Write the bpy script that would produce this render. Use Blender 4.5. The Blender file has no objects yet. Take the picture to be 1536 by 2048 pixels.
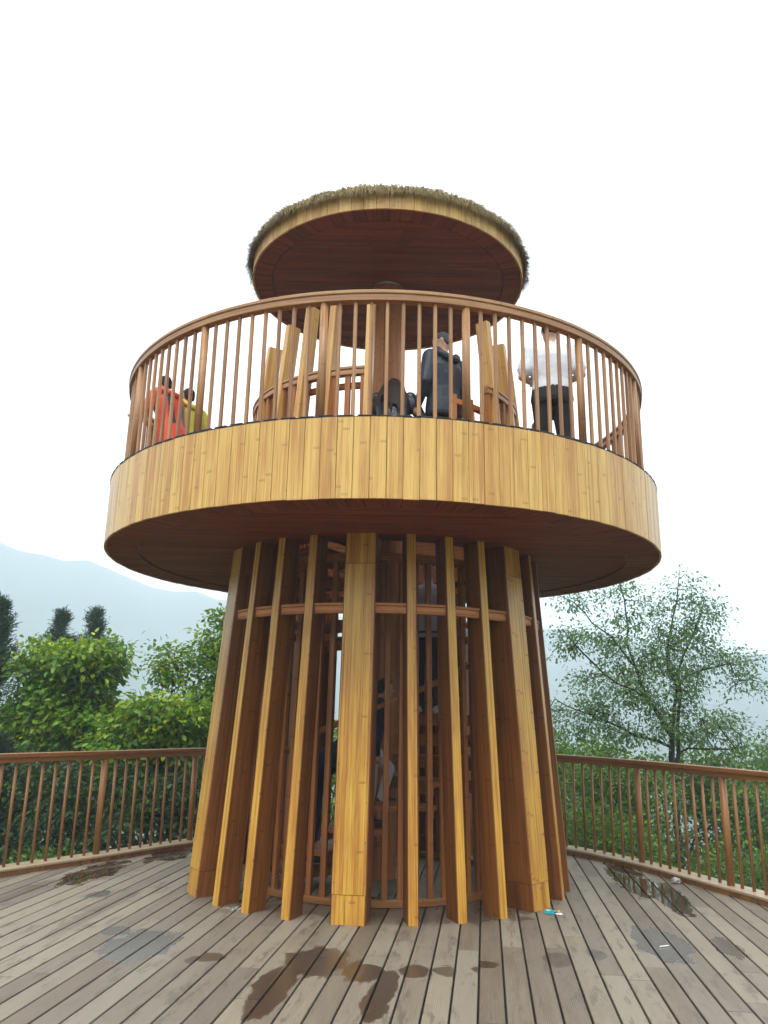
import bpy, bmesh, math, random
import numpy as np
from mathutils import Vector, Matrix
R = math.radians
sc = bpy.context.scene
random.seed(7)
rng = np.random.default_rng(11)

# ---------------------------------------------------------------- camera
F_PX, PITCH, ROLL, EYE = 1573.0, 0.2521, 0.0184, 1.6
cam_d = bpy.data.cameras.new('camera')
cam_d.sensor_fit = 'VERTICAL'; cam_d.sensor_height = 36.0
cam_d.lens = F_PX / 2048 * 36.0
cam_d.clip_start = 0.05; cam_d.clip_end = 6000
cam = bpy.data.objects.new('camera', cam_d)
sc.collection.objects.link(cam)
fw = Vector((0, math.cos(PITCH), math.sin(PITCH))); up0 = Vector((0, -math.sin(PITCH), math.cos(PITCH))); rt0 = Vector((1, 0, 0))
rt = math.cos(ROLL)*rt0 + math.sin(ROLL)*up0; up = -math.sin(ROLL)*rt0 + math.cos(ROLL)*up0
cam.matrix_world = Matrix(((rt.x, up.x, -fw.x, 0), (rt.y, up.y, -fw.y, 0), (rt.z, up.z, -fw.z, EYE), (0, 0, 0, 1)))
sc.camera = cam

# ---------------------------------------------------------------- world, sun, exposure
SUN_EL, SUN_AZ = R(60), R(195)          # behind the camera; veiled by cloud
world = bpy.data.worlds.new('World'); sc.world = world; world.use_nodes = True
wt = world.node_tree; wt.nodes.clear()
sky = wt.nodes.new('ShaderNodeTexSky'); sky.sky_type = 'NISHITA'; sky.sun_disc = False
sky.sun_elevation = SUN_EL; sky.sun_rotation = SUN_AZ; sky.dust_density = 4.0; sky.air_density = 1.0
hs = wt.nodes.new('ShaderNodeHueSaturation'); hs.inputs['Saturation'].default_value = 0.10     # overcast: the cloud greys the sky
mx = wt.nodes.new('ShaderNodeMix'); mx.data_type = 'RGBA'; mx.inputs[0].default_value = 0.72     # even cloud cover
mx.inputs[7].default_value = (9.7, 10.0, 10.2, 1)
bg = wt.nodes.new('ShaderNodeBackground'); bg.inputs['Strength'].default_value = 0.11
wo = wt.nodes.new('ShaderNodeOutputWorld')
wt.links.new(sky.outputs[0], hs.inputs['Color']); wt.links.new(hs.outputs[0], mx.inputs[6])
wt.links.new(mx.outputs[2], bg.inputs[0]); wt.links.new(bg.outputs[0], wo.inputs[0])
sun_d = bpy.data.lights.new('sun', 'SUN'); sun_d.energy = 1.2; sun_d.angle = R(35); sun_d.color = (1, 0.96, 0.9)
sun = bpy.data.objects.new('sun', sun_d); sc.collection.objects.link(sun)
sdir = Vector((math.sin(SUN_AZ)*math.cos(SUN_EL), math.cos(SUN_AZ)*math.cos(SUN_EL), math.sin(SUN_EL)))
sun.rotation_euler = sdir.to_track_quat('Z', 'Y').to_euler(); sun.location = sdir*60
vs = sc.view_settings; vs.view_transform = 'Standard'; vs.look = 'None'; vs.exposure = 1.3; vs.gamma = 1; vs.use_curve_mapping = False
sc.render.engine = 'CYCLES'
cy = sc.cycles; cy.use_denoising = True; cy.volume_bounces = 6; cy.max_bounces = 8; cy.diffuse_bounces = 5; cy.caustics_reflective = False; cy.caustics_refractive = False

# ---------------------------------------------------------------- node helpers
class NT:
    def __init__(s, name):
        s.m = bpy.data.materials.new(name); s.m.use_nodes = True; s.t = s.m.node_tree; s.t.nodes.clear()
    def n(s, typ, **k):
        nd = s.t.nodes.new('ShaderNode'+typ)
        for a, v in k.items(): setattr(nd, a, v)
        return nd
    def put(s, sock, v):
        if isinstance(v, bpy.types.NodeSocket): s.t.links.new(v, sock)
        elif v is not None: sock.default_value = v
    def math(s, op, a, b=None, c=None, clamp=False):
        nd = s.n('Math', operation=op, use_clamp=clamp)
        s.put(nd.inputs[0], a); s.put(nd.inputs[1], b); s.put(nd.inputs[2], c)
        return nd.outputs[0]
    def vec(s, x, y, z=0.0):
        nd = s.n('CombineXYZ'); s.put(nd.inputs[0], x); s.put(nd.inputs[1], y); s.put(nd.inputs[2], z); return nd.outputs[0]
    def noise(s, v, scale=1.0, detail=2.0, rough=0.5):
        nd = s.n('TexNoise'); s.put(nd.inputs['Vector'], v); nd.inputs['Scale'].default_value = scale
        nd.inputs['Detail'].default_value = detail; nd.inputs['Roughness'].default_value = rough; return nd.outputs[0]
    def mixc(s, f, a, b, mode='MIX'):
        nd = s.n('Mix', data_type='RGBA', blend_type=mode); nd.clamp_factor = True
        s.put(nd.inputs[0], f); s.put(nd.inputs[6], a); s.put(nd.inputs[7], b); return nd.outputs[2]
    def ramp(s, v, a, b, lo=0.0, hi=1.0):
        nd = s.n('MapRange', interpolation_type='SMOOTHSTEP'); s.put(nd.inputs[0], v)
        for i, x in enumerate((a, b, lo, hi)): s.put(nd.inputs[i+1], x)
        return nd.outputs[0]
    def bump(s, h, strength=0.2, dist=0.002):
        nd = s.n('Bump'); nd.inputs['Strength'].default_value = strength; nd.inputs['Distance'].default_value = dist
        s.put(nd.inputs['Height'], h); return nd.outputs[0]
    def bsdf(s, color, rough=0.6, normal=None, spec=0.5, **k):
        nd = s.n('BsdfPrincipled'); s.put(nd.inputs['Base Color'], color); s.put(nd.inputs['Roughness'], rough)
        nd.inputs['Specular IOR Level'].default_value = spec
        if normal is not None: s.put(nd.inputs['Normal'], normal)
        for a, v in k.items(): s.put(nd.inputs[a], v)
        return nd.outputs[0]
    def out(s, sh, vol=None):
        o = s.n('OutputMaterial')
        if sh is not None: s.t.links.new(sh, o.inputs[0])
        if vol is not None: s.t.links.new(vol, o.inputs[1])
        return s.m
def c4(c): return (c[0], c[1], c[2], 1.0)

def bamboo(name, c1, c2, rough=0.42, sw=0.024, grey=0.25, mark=0.5, spread=0.45, spec=0.45, gcol=(0.20, 0.17, 0.15)):
    """strand-laminated bamboo: narrow strips along v, node marks, fine grain"""
    t = NT(name)
    uv = t.n('UVMap'); sx = t.n('SeparateXYZ'); t.put(sx.inputs[0], uv.outputs[0])
    rnd = t.n('ObjectInfo').outputs['Random']
    u = t.math('ADD', sx.outputs[0], t.math('MULTIPLY', rnd, 37.13)); v = t.math('ADD', sx.outputs[1], t.math('MULTIPLY', rnd, 91.7))
    strip = t.math('FLOOR', t.math('DIVIDE', u, sw))
    w = t.n('TexWhiteNoise', noise_dimensions='1D'); t.put(w.inputs['W'], strip)
    wc = t.n('SeparateColor'); t.put(wc.inputs[0], w.outputs['Color'])
    fine = t.noise(t.vec(t.math('MULTIPLY', u, 88), t.math('MULTIPLY', v, 1.7), rnd), 1.0, 3.0, 0.7)
    big = t.noise(t.vec(t.math('MULTIPLY', u, 9), t.math('MULTIPLY', v, 1.6), rnd), 1.0, 3.0)
    f = t.math('SUBTRACT', t.math('MULTIPLY', wc.outputs[0], 0.62), 0.08)
    f = t.math('ADD', f, t.math('MULTIPLY', t.math('FRACT', t.math('MULTIPLY', rnd, 7.31)), spread))
    f = t.math('ADD', f, t.math('MULTIPLY', t.math('SUBTRACT', fine, 0.5), 2.4))
    f = t.math('ADD', f, t.math('MULTIPLY', t.math('SUBTRACT', big, 0.5), 1.3), None, True)
    col = t.mixc(f, c4(c1), c4(c2))
    # bamboo node marks: short dark dashes across single strips
    w2 = t.n('TexWhiteNoise', noise_dimensions='1D'); t.put(w2.inputs['W'], t.math('FLOOR', t.math('DIVIDE', u, 0.052)))
    wd_ = t.n('SeparateColor'); t.put(wd_.inputs[0], w2.outputs['Color'])
    vw = t.math('ADD', v, t.math('MULTIPLY', t.math('SUBTRACT', fine, 0.5), 0.012))
    ph = t.math('FRACT', t.math('ADD', t.math('MULTIPLY', vw, 1.9), t.math('MULTIPLY', wd_.outputs[1], 13.7)))
    mk = t.math('MULTIPLY', t.ramp(ph, 0.0, 0.012), t.ramp(ph, 0.022, 0.06, 1.0, 0.0)); mk = t.math('MULTIPLY', mk, t.math('GREATER_THAN', wd_.outputs[2], 0.55))
    mk = t.math('MULTIPLY', mk, t.math('ADD', 0.5, t.math('MULTIPLY', fine, 0.7))); mk = t.math('MULTIPLY', mk, mark*0.75)
    dk = tuple(x*0.35 for x in c2)
    col = t.mixc(mk, col, c4(dk))
    streak = t.ramp(t.noise(t.vec(t.math('MULTIPLY', u, 62), t.math('MULTIPLY', v, 0.8), 3.0), 1.0, 4.0, 0.75), 0.54, 0.68)
    col = t.mixc(t.math('MULTIPLY', streak, 0.5), col, c4(dk))
    wz = t.ramp(t.noise(t.vec(t.math('MULTIPLY', u, 14), t.math('MULTIPLY', v, 3.5), 7.0), 1.0, 5.0, 0.75), 0.62, 0.75)
    col = t.mixc(t.math('MULTIPLY', wz, grey), col, c4(gcol))
    ro = t.math('ADD', rough-0.08, t.math('MULTIPLY', fine, 0.2))
    return t.out(t.bsdf(col, ro, t.bump(fine, 0.25, 0.0015), spec))

M = {}
M['gold'] = bamboo('bamboo_gold', (0.66, 0.41, 0.105), (0.44, 0.205, 0.045), 0.33, 0.026, 0.28, 0.55, spread=0.5, spec=0.5)
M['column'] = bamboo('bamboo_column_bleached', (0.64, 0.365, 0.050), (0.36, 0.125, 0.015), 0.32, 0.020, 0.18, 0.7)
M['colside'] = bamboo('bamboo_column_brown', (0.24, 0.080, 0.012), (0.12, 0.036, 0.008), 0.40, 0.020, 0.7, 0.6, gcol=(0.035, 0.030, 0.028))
M['rail'] = bamboo('bamboo_rail', (0.42, 0.215, 0.080), (0.24, 0.10, 0.035), 0.42, 0.02, 0.25, 0.4)
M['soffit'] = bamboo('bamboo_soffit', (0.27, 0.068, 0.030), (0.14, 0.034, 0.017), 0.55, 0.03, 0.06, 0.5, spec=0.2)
M['slat'] = bamboo('bamboo_slat', (0.40, 0.145, 0.032), (0.21, 0.068, 0.018), 0.45, 0.02, 0.12, 0.6, spec=0.3)
M['midrail'] = bamboo('bamboo_mid_rail', (0.52, 0.20, 0.055), (0.30, 0.10, 0.028), 0.45, 0.02, 0.15, 0.3, spec=0.3)
M['post'] = bamboo('bamboo_post', (0.56, 0.32, 0.085), (0.36, 0.165, 0.04), 0.40, 0.022, 0.2, 0.5)
M['drail'] = bamboo('bamboo_deck_rail', (0.33, 0.145, 0.042), (0.19, 0.072, 0.022), 0.40, 0.02, 0.2, 0.4)
M['cap'] = bamboo('bamboo_curb_cap', (0.46, 0.36, 0.24), (0.34, 0.25, 0.15), 0.30, 0.03, 0.4, 0.3)

def plain(name, col, rough=0.6, spec=0.5, nscale=None, amt=0.25, bump=0.0, **k):
    t = NT(name); c = c4(col); nm = None
    if nscale:
        tc = t.n('TexCoord'); nz = t.noise(tc.outputs['Object'], nscale, 4.0, 0.6)
        c = t.mixc(nz, c4([x*(1-amt) for x in col]), c4([min(1, x*(1+amt)) for x in col]))
        if bump: nm = t.bump(nz, bump, 0.01)
    return t.out(t.bsdf(c, rough, nm, spec, **k))
M['dark'] = plain('dark_gap', (0.035, 0.03, 0.03), 0.7)
M['trim'] = plain('black_rubber_trim', (0.05, 0.05, 0.055), 0.6, 0.4, 30)
M['joist'] = plain('deck_joist', (0.05, 0.038, 0.03), 0.8)

# ---------------------------------------------------------------- mesh helpers
COL = sc.collection
def mesh(name, verts, faces, uvs=None, smooth=False):
    me = bpy.data.meshes.new(name); me.from_pydata([tuple(v) for v in verts], [], faces); 
    if uvs is not None:
        l = me.uv_layers.new(name='UVMap'); l.data.foreach_set('uv', np.asarray(uvs, np.float32).ravel())
    if smooth: me.polygons.foreach_set('use_smooth', [True]*len(me.polygons))
    me.update(); return me
def obj(name, me, mat=None, parent=None, loc=None, rotz=None):
    o = bpy.data.objects.new(name, me); COL.objects.link(o)
    if mat is not None and me is not None and not me.materials: me.materials.append(mat)
    if parent is not None: o.parent = parent
    if loc is not None: o.location = loc
    if rotz is not None: o.rotation_euler = (0, 0, rotz)
    return o
def empty(name, loc=(0, 0, 0)):
    o = bpy.data.objects.new(name, None); COL.objects.link(o); o.location = loc; o.empty_display_size = 0.2; return o
def tag(o, label=None, cat=None, group=None, kind=None):
    for k, v in (('label', label), ('category', cat), ('group', group), ('kind', kind)):
        if v: o[k] = v
    return o
def chamfer(w, d, c):
    a, b = w/2, d/2
    return [(-a+c, -b), (a-c, -b), (a, -b+c), (a, b-c), (a-c, b), (-a+c, b), (-a, b-c), (-a, -b+c)]
def prism(name, poly, z0, z1, shear=(0, 0), along='z'):
    """polygon cross-section swept z0..z1; UV v runs along the length"""
    n = len(poly); V = []; Fc = []; U = []
    per = [0]
    for i in range(n):
        a, b = poly[i], poly[(i+1) % n]; per.append(per[-1]+math.hypot(b[0]-a[0], b[1]-a[1]))
    V += [(x, y, z0) for x, y in poly] + [(x+shear[0], y+shear[1], z1) for x, y in poly]
    for i in range(n):
        j = (i+1) % n; Fc.append((i, j, n+j, n+i)); U += [(per[i], z0), (per[i+1], z0), (per[i+1], z1), (per[i], z1)]
    Fc.append(tuple(reversed(range(n)))); U += [(poly[i][0], poly[i][1]) for i in reversed(range(n))]
    Fc.append(tuple(range(n, 2*n))); U += [(poly[i][0], poly[i][1]) for i in range(n)]
    return mesh(name, V, Fc, U)
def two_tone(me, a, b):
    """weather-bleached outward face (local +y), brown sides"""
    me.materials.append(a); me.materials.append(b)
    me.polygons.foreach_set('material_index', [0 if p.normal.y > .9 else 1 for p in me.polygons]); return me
def slabpoly(name, poly, z0, z1, along='x'):
    """flat board of outline poly (x,y); grain along x or y"""
    n = len(poly); V = [(x, y, z0) for x, y in poly]+[(x, y, z1) for x, y in poly]; Fc = []; U = []
    g = (lambda p: (p[1], p[0])) if along == 'x' else (lambda p: (p[0], p[1]))
    Fc.append(tuple(reversed(range(n)))); U += [g(poly[i]) for i in reversed(range(n))]
    Fc.append(tuple(range(n, 2*n))); U += [g(poly[i]) for i in range(n)]
    for i in range(n):
        j = (i+1) % n; Fc.append((i, j, n+j, n+i)); a, b = g(poly[i]), g(poly[j]); U += [(a[0], a[1]), (b[0], b[1]), (b[0]+.03, b[1]), (a[0]+.03, a[1])]
    return mesh(name, V, Fc, U)
def azdir(a): return math.sin(a), -math.cos(a)
def revolve(name, prof, seg, a0=0.0, a1=2*math.pi, smooth=False):
    """profile [(r,z)] (counter-clockwise seen with r right, z up) revolved from azimuth a0 to a1"""
    closed = abs(a1-a0-2*math.pi) < 1e-6; n = len(prof); V = []; Fc = []; U = []
    m = seg if closed else seg+1
    for k in range(m):
        a = a0+(a1-a0)*k/seg; dx, dy = azdir(a)
        V += [(r*dx, r*dy, z) for r, z in prof]
    per = [0]
    for i in range(n):
        p, q = prof[i], prof[(i+1) % n]; per.append(per[-1]+math.hypot(q[0]-p[0], q[1]-p[1]))
    rm = sum(r for r, z in prof)/n
    for k in range(seg):
        k2 = (k+1) % m; s0 = rm*(a1-a0)*k/seg; s1 = rm*(a1-a0)*(k+1)/seg
        for i in range(n):
            j = (i+1) % n
            Fc.append((k*n+i, k2*n+i, k2*n+j, k*n+j)); U += [(per[i], s0), (per[i], s1), (per[i+1], s1), (per[i+1], s0)]
    if not closed:
        Fc.append(tuple(range(n))); U += [(0, 0)]*n; Fc.append(tuple(reversed([seg*n+i for i in range(n)]))); U += [(0, 0)]*n
    return mesh(name, V, Fc, U, smooth)
def rect(r0, r1, z0, z1, c=0.0):
    if c <= 0: return [(r0, z0), (r1, z0), (r1, z1), (r0, z1)]
    return [(r0+c, z0), (r1-c, z0), (r1, z0+c), (r1, z1-c), (r1-c, z1), (r0+c, z1), (r0, z1-c), (r0, z0+c)]
def join_np(parts):
    V = np.concatenate([p[0] for p in parts]); off = 0; Fc = []
    for v, f in parts:
        Fc += [tuple(i+off for i in q) for q in f]; off += len(v)
    return V, Fc
def catmull(pts, step=0.02):
    P = [np.array(p, float) for p in pts]; P = [2*P[0]-P[1]]+P+[2*P[-1]-P[-2]]; out = []
    for i in range(1, len(P)-2):
        p0, p1, p2, p3 = P[i-1:i+3]
        for t in np.linspace(0, 1, 24, endpoint=False):
            out.append(0.5*((2*p1)+(-p0+p2)*t+(2*p0-5*p1+4*p2-p3)*t*t+(-p0+3*p1-3*p2+p3)*t**3))
    out.append(P[-2]); return np.array(out)

# ================================================================ SETTING
# ---- terrain: hilltop, valley and the ring of mountains, one sheet
RIDGE = [(-180, 120), (-120, 150), (-70, 185), (-45, 180), (-28, 178), (-21.5, 172), (-17, 150), (-12, 134), (-5, 126), (4, 120), (12, 104), (20, 86), (25, 76), (32, 88), (45, 120), (80, 160), (130, 140), (180, 120)]
def terrain():
    rad = np.concatenate([[0, 4, 7, 9, 11, 13, 15, 18, 22, 27, 33, 40, 50, 65, 85, 110, 150, 200, 260], np.linspace(320, 900, 30), np.linspace(950, 1350, 8)])
    na = 240; ang = np.linspace(-math.pi, math.pi, na, endpoint=False)
    A, Rr = np.meshgrid(ang, rad)                       # azimuth measured from +Y towards +X
    X = Rr*np.sin(A); Y = Rr*np.cos(A)+6.0
    near = -1.5-np.clip(Rr-8, 0, None)*0.22
    near = np.maximum(near, -30)
    deg = np.degrees(A)
    rh = np.interp(deg, [a for a, h in RIDGE], [h for a, h in RIDGE])*0.85
    f1 = 2*np.sin(deg*0.9+1)+1.6*np.sin(deg*2.3+.5)+1.2*np.sin(deg*5.1)
    t = np.clip((Rr-320)/(850-320), 0, 1); t = t*t*(3-2*t)
    Z = near*(1-t)+(rh+f1)*t
    Z += np.where(Rr > 60, 3*np.sin(X*0.021+Y*0.013)+2*np.sin(X*0.05-Y*0.031), 0)*np.clip((Rr-60)/200, 0, 1)
    Z += np.where((Rr > 7) & (Rr < 60), .18*np.sin(X*1.1)*np.cos(Y*.9), 0)
    nr = len(rad); V = np.stack([X, Y, Z], -1).reshape(-1, 3)
    Fc = [(i*na+j, i*na+(j+1) % na, (i+1)*na+(j+1) % na, (i+1)*na+j) for i in range(nr-1) for j in range(na)]
    me = mesh('ground', V, [tuple(reversed(f)) for f in Fc], None, True)
    t = NT('forest_ground'); g = t.n('NewGeometry').outputs['Position']
    a = t.noise(g, 0.06, 6.0, 0.65); b = t.noise(g, 1.7, 5.0, 0.6)
    col = t.mixc(a, (0.030, 0.050, 0.022, 1), (0.060, 0.085, 0.034, 1)); col = t.mixc(t.ramp(b, .5, .7), col, (0.045, 0.036, 0.022, 1))
    return tag(obj('ground', me, t.out(t.bsdf(col, 0.9, t.bump(b, 0.6, 0.1), 0.2))), kind='structure')
terrain()
HAZE_TOP = 215.0

# ---- deck
TX, TY = -0.0066, 8.6584                      # tower axis
LEFT = [(-7.6, 3.0), (-6.6, 4.42), (-5.6, 5.82), (-4.6, 7.22), (-3.67, 8.5), (-3.08, 9.27), (-2.31, 10.35)]
REAR = [(-1.75, 10.98), (-1.0, 11.38), (-0.1, 11.5), (0.8, 11.35), (1.62, 11.0)]
RIGHT = [(2.36, 10.32), (2.93, 9.39), (3.40, 8.20), (3.82, 7.05), (4.22, 5.9), (4.58, 4.6), (4.8, 3.0), (4.85, 1.0)]
PATH = catmull(LEFT+REAR+RIGHT)
seglen = np.hypot(*np.diff(PATH, axis=0).T); CUM = np.concatenate([[0], np.cumsum(seglen)])
def at_s(s):
    p = np.array([np.interp(s, CUM, PATH[:, 0]), np.interp(s, CUM, PATH[:, 1])])
    e = 0.03; q = np.array([np.interp(s+e, CUM, PATH[:, 0])-np.interp(s-e, CUM, PATH[:, 0]), np.interp(s+e, CUM, PATH[:, 1])-np.interp(s-e, CUM, PATH[:, 1])])
    q /= np.hypot(*q); return p, q, np.array([q[1], -q[0]])     # point, tangent, inward normal
def s_of(pt): return CUM[np.argmin(np.hypot(*(PATH-np.array(pt)).T))]
BA = 0.1288; BU = (math.sin(BA), math.cos(BA)); BV = (math.cos(BA), -math.sin(BA)); PITCHB = 0.1555
outline = [tuple(at_s(s)[0]-0.02*at_s(s)[2]) for s in np.arange(0.02, CUM[-1], 0.12)]+[(4.85, -1.6), (-7.6, -1.6)]
OUT_A = np.array([(x*BU[0]+y*BU[1], x*BV[0]+y*BV[1]) for x, y in outline])

def deck_material():
    t = NT('wet_grooved_deck_board')
    P = t.n('SeparateXYZ'); t.put(P.inputs[0], t.n('NewGeometry').outputs['Position'])
    rnd = t.n('ObjectInfo').outputs['Random']; px, py = P.outputs[0], P.outputs[1]
    a = t.math('ADD', t.math('MULTIPLY', px, BU[0]), t.math('MULTIPLY', py, BU[1])); c = t.math('ADD', t.math('MULTIPLY', px, BV[0]), t.math('MULTIPLY', py, BV[1]))
    ro = t.math('MULTIPLY', rnd, 50)
    st = t.noise(t.vec(t.math('ADD', t.math('MULTIPLY', a, 2.2), ro), t.math('MULTIPLY', c, 26), ro), 1.0, 5.0, 0.65)
    bl = t.noise(t.vec(t.math('MULTIPLY', a, 1.1), t.math('MULTIPLY', c, 1.5), 2.0), 1.0, 4.0, 0.6)
    fi = t.noise(t.vec(t.math('MULTIPLY', a, 60), t.math('MULTIPLY', c, 200), ro), 1.0, 2.0)
    r1 = t.math('FRACT', t.math('MULTIPLY', rnd, 9.7))
    f = t.math('ADD', t.math('MULTIPLY', r1, 0.55), t.math('ADD', t.math('MULTIPLY', st, 0.5), t.math('MULTIPLY', bl, 0.35)))
    col = t.mixc(t.ramp(f, 0.3, 0.95), (0.120, 0.088, 0.058, 1), (0.245, 0.205, 0.145, 1))
    col = t.mixc(t.math('MULTIPLY', t.math('FRACT', t.math('MULTIPLY', rnd, 23.3)), 0.35), col, (0.19, 0.17, 0.145, 1))
    gr = t.math('SINE', t.math('MULTIPLY', c, 2*math.pi/0.0111))
    col = t.mixc(t.math('MULTIPLY', t.ramp(gr, -0.2, 0.9), 0.22), col, (0.10, 0.075, 0.055, 1))
    # dry-dirt streaks
    dirt = t.ramp(t.noise(t.vec(t.math('ADD', t.math('MULTIPLY', a, 3.0), ro), t.math('MULTIPLY', c, 13), t.math('MULTIPLY', ro, .3)), 1.0, 6.0, 0.74), 0.525, 0.63)
    col = t.mixc(t.math('MULTIPLY', dirt, 0.72), col, (0.095, 0.075, 0.058, 1))
    # puddles and wet patches: (x, y, half along board, half across, strength)
    PUD = [(-1.67, 6.13, .40, .25, 1), (-1.95, 6.42, .14, .12, 1), (-2.5, 7.6, .16, .10, 1), (2.11, 6.42, .48, .21, 1), (-2.86, 8.64, .62, .22, 1), (-2.39, 9.71, .5, .2, 1),
           (2.62, 8.9, .95, .17, 1), (2.72, 8.0, .72, .16, 1), (-0.40, 5.82, .34, .22, 1), (-0.62, 5.25, .50, .12, 1), (-0.07, 5.62, .20, .14, 1), (0.03, 5.2, .46, .085, 1), (0.26, 5.68, .14, .11, 1),
           (-1.13, 5.88, .10, .13, .9), (0.72, 5.74, .08, .10, .9), (0.46, 5.72, .10, .08, .8), (1.25, 6.01, .18, .09, .6), (1.55, 6.15, .13, .07, .8), (2.56, 6.34, .3, .10, .6),
           (0.0, 7.35, .42, 1.35, .5), (-2.3, 6.9, .9, .07, .35), (-3.2, 7.6, .8, .08, .4)]
    wob = t.math('SUBTRACT', t.noise(t.vec(t.math('ADD', t.math('MULTIPLY', a, 4.5), t.math('MULTIPLY', rnd, 3.0)), t.math('MULTIPLY', c, 6), 4.0), 1.0, 4.0, 0.6), 0.5)
    sh = t.math('MULTIPLY', t.math('SUBTRACT', t.math('FRACT', t.math('MULTIPLY', rnd, 5.9)), 0.5), 0.16)
    aa = t.math('ADD', a, sh); wet = None; film_sheen = None; soak = None
    for (x, y, la, lc, s) in PUD:
        ca, cc = x*BU[0]+y*BU[1], x*BV[0]+y*BV[1]
        d1 = t.math('DIVIDE', t.math('SUBTRACT', aa, ca), la); d2 = t.math('DIVIDE', t.math('SUBTRACT', c, cc), lc)
        d = t.math('ADD', t.math('SQRT', t.math('ADD', t.math('MULTIPLY', d1, d1), t.math('MULTIPLY', d2, d2))), t.math('MULTIPLY', wob, 1.5))
        w = t.math('MULTIPLY', t.ramp(d, 1.06, 0.90), s); wet = w if wet is None else t.math('MAXIMUM', wet, w)
        if (x, y) in ((-1.67, 6.13), (-1.95, 6.42), (-2.5, 7.6), (2.11, 6.42)): film_sheen = w if film_sheen is None else t.math('MAXIMUM', film_sheen, w)
        if y < 6.2 and abs(x) < 1.6: soak = w if soak is None else t.math('MAXIMUM', soak, w)      # soaked wood, no standing water
    col = t.mixc(t.math('MULTIPLY', wet, 0.80), col, (0.030, 0.014, 0.008, 1)); col = t.mixc(t.math("MULTIPLY", film_sheen, 0.6), col, (0.17, 0.165, 0.155, 1))  # pale mix on the thin puddles paints in the bright sky reflection
    damp = t.ramp(t.noise(t.vec(t.math('MULTIPLY', a, 0.9), t.math('ADD', t.math('MULTIPLY', c, 2.2), ro), 9.0), 1.0, 3.0), 0.48, 0.72)
    rough = t.math('SUBTRACT', t.math('ADD', 0.50, t.math('MULTIPLY', st, 0.16)), t.math('MULTIPLY', damp, 0.18))
    flat = t.math('SUBTRACT', 1.0, wet)
    rough = t.math('ADD', t.math('MULTIPLY', rough, flat), t.math('ADD', t.math('MULTIPLY', wet, 0.045), t.math('ADD', t.math("MULTIPLY", film_sheen, 0.16), t.math("MULTIPLY", soak, 0.24))))
    h = t.math('MULTIPLY', t.math('ADD', t.math('MULTIPLY', gr, 0.5), t.math('MULTIPLY', fi, 0.6)), flat)
    return t.out(t.bsdf(col, rough, t.bump(h, 0.35, 0.0015), 0.5))
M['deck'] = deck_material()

deck_me = slabpoly('deck', [tuple(p) for p in outline], -0.16, -0.045)
deck = tag(obj('deck', deck_me, M['joist']), kind='structure')
def row_span(c):
    """interval along the boards inside the outline at cross position c"""
    xs = []
    n = len(OUT_A)
    for i in range(n):
        p, q = OUT_A[i], OUT_A[(i+1) % n]
        if (p[1]-c)*(q[1]-c) < 0: xs.append(p[0]+(q[0]-p[0])*(c-p[1])/(q[1]-p[1]))
    return (min(xs), max(xs)) if len(xs) >= 2 else None
boards = []
cmin, cmax = OUT_A[:, 1].min(), OUT_A[:, 1].max()
k0 = math.floor((cmin-0.02)/PITCHB); CREF = 0.5566*BV[0]+4.796*BV[1]
for k in range(-70, 70):
    cc = CREF+PITCHB*(k+0.5); sp = [row_span(cc+d) for d in (-.06, .06)]
    if not all(sp): continue
    lo, hi = max(s[0] for s in sp), min(s[1] for s in sp)
    rr = random.Random(k*13+5); x = lo-rr.random()*2.2
    while x < hi:
        L = 2.6+0.5*(rr.random() < .4); a0, a1 = max(lo, x), min(hi, x+L-0.004); x += L
        if a1-a0 > 0.12: boards.append((cc, a0, a1, rr.uniform(-.0012, .0012)))
def board_box(b):
    cc, a0, a1, dz = b; w = PITCHB-0.0135; z0, z1, c = -0.028, dz, 0.003
    poly = [(-w/2, z0), (w/2, z0), (w/2, z1-c), (w/2-c, z1), (-w/2+c, z1), (-w/2, z1-c)]
    V = []; 
    for a in (a0, a1): V += [(a*BU[0]+(cc+x)*BV[0], a*BU[1]+(cc+x)*BV[1], z) for x, z in poly]
    n = 6; Fc = [(i, i+n, (i+1) % n+n, (i+1) % n) for i in range(n)]+[tuple(range(n)), tuple(reversed(range(n, 2*n)))]
    return np.array(V), Fc
def near_key(b):
    cc, a0, a1, _ = b; am = min(max(4.9, a0), a1); x = am*BU[0]+cc*BV[0]; y = am*BU[1]+cc*BV[1]
    vis = y > 4.2 and abs(x) < 0.56*y+.25
    return (0 if vis else 1, math.hypot(x, y))
boards.sort(key=near_key)
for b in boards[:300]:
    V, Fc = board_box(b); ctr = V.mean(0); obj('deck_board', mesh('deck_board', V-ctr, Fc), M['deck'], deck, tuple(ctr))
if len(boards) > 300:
    V, Fc = join_np([board_box(b) for b in boards[300:]]); tag(obj('deck_board_remainder', mesh('deck_board_remainder', V, Fc), M['deck'], deck), kind='stuff')

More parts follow.
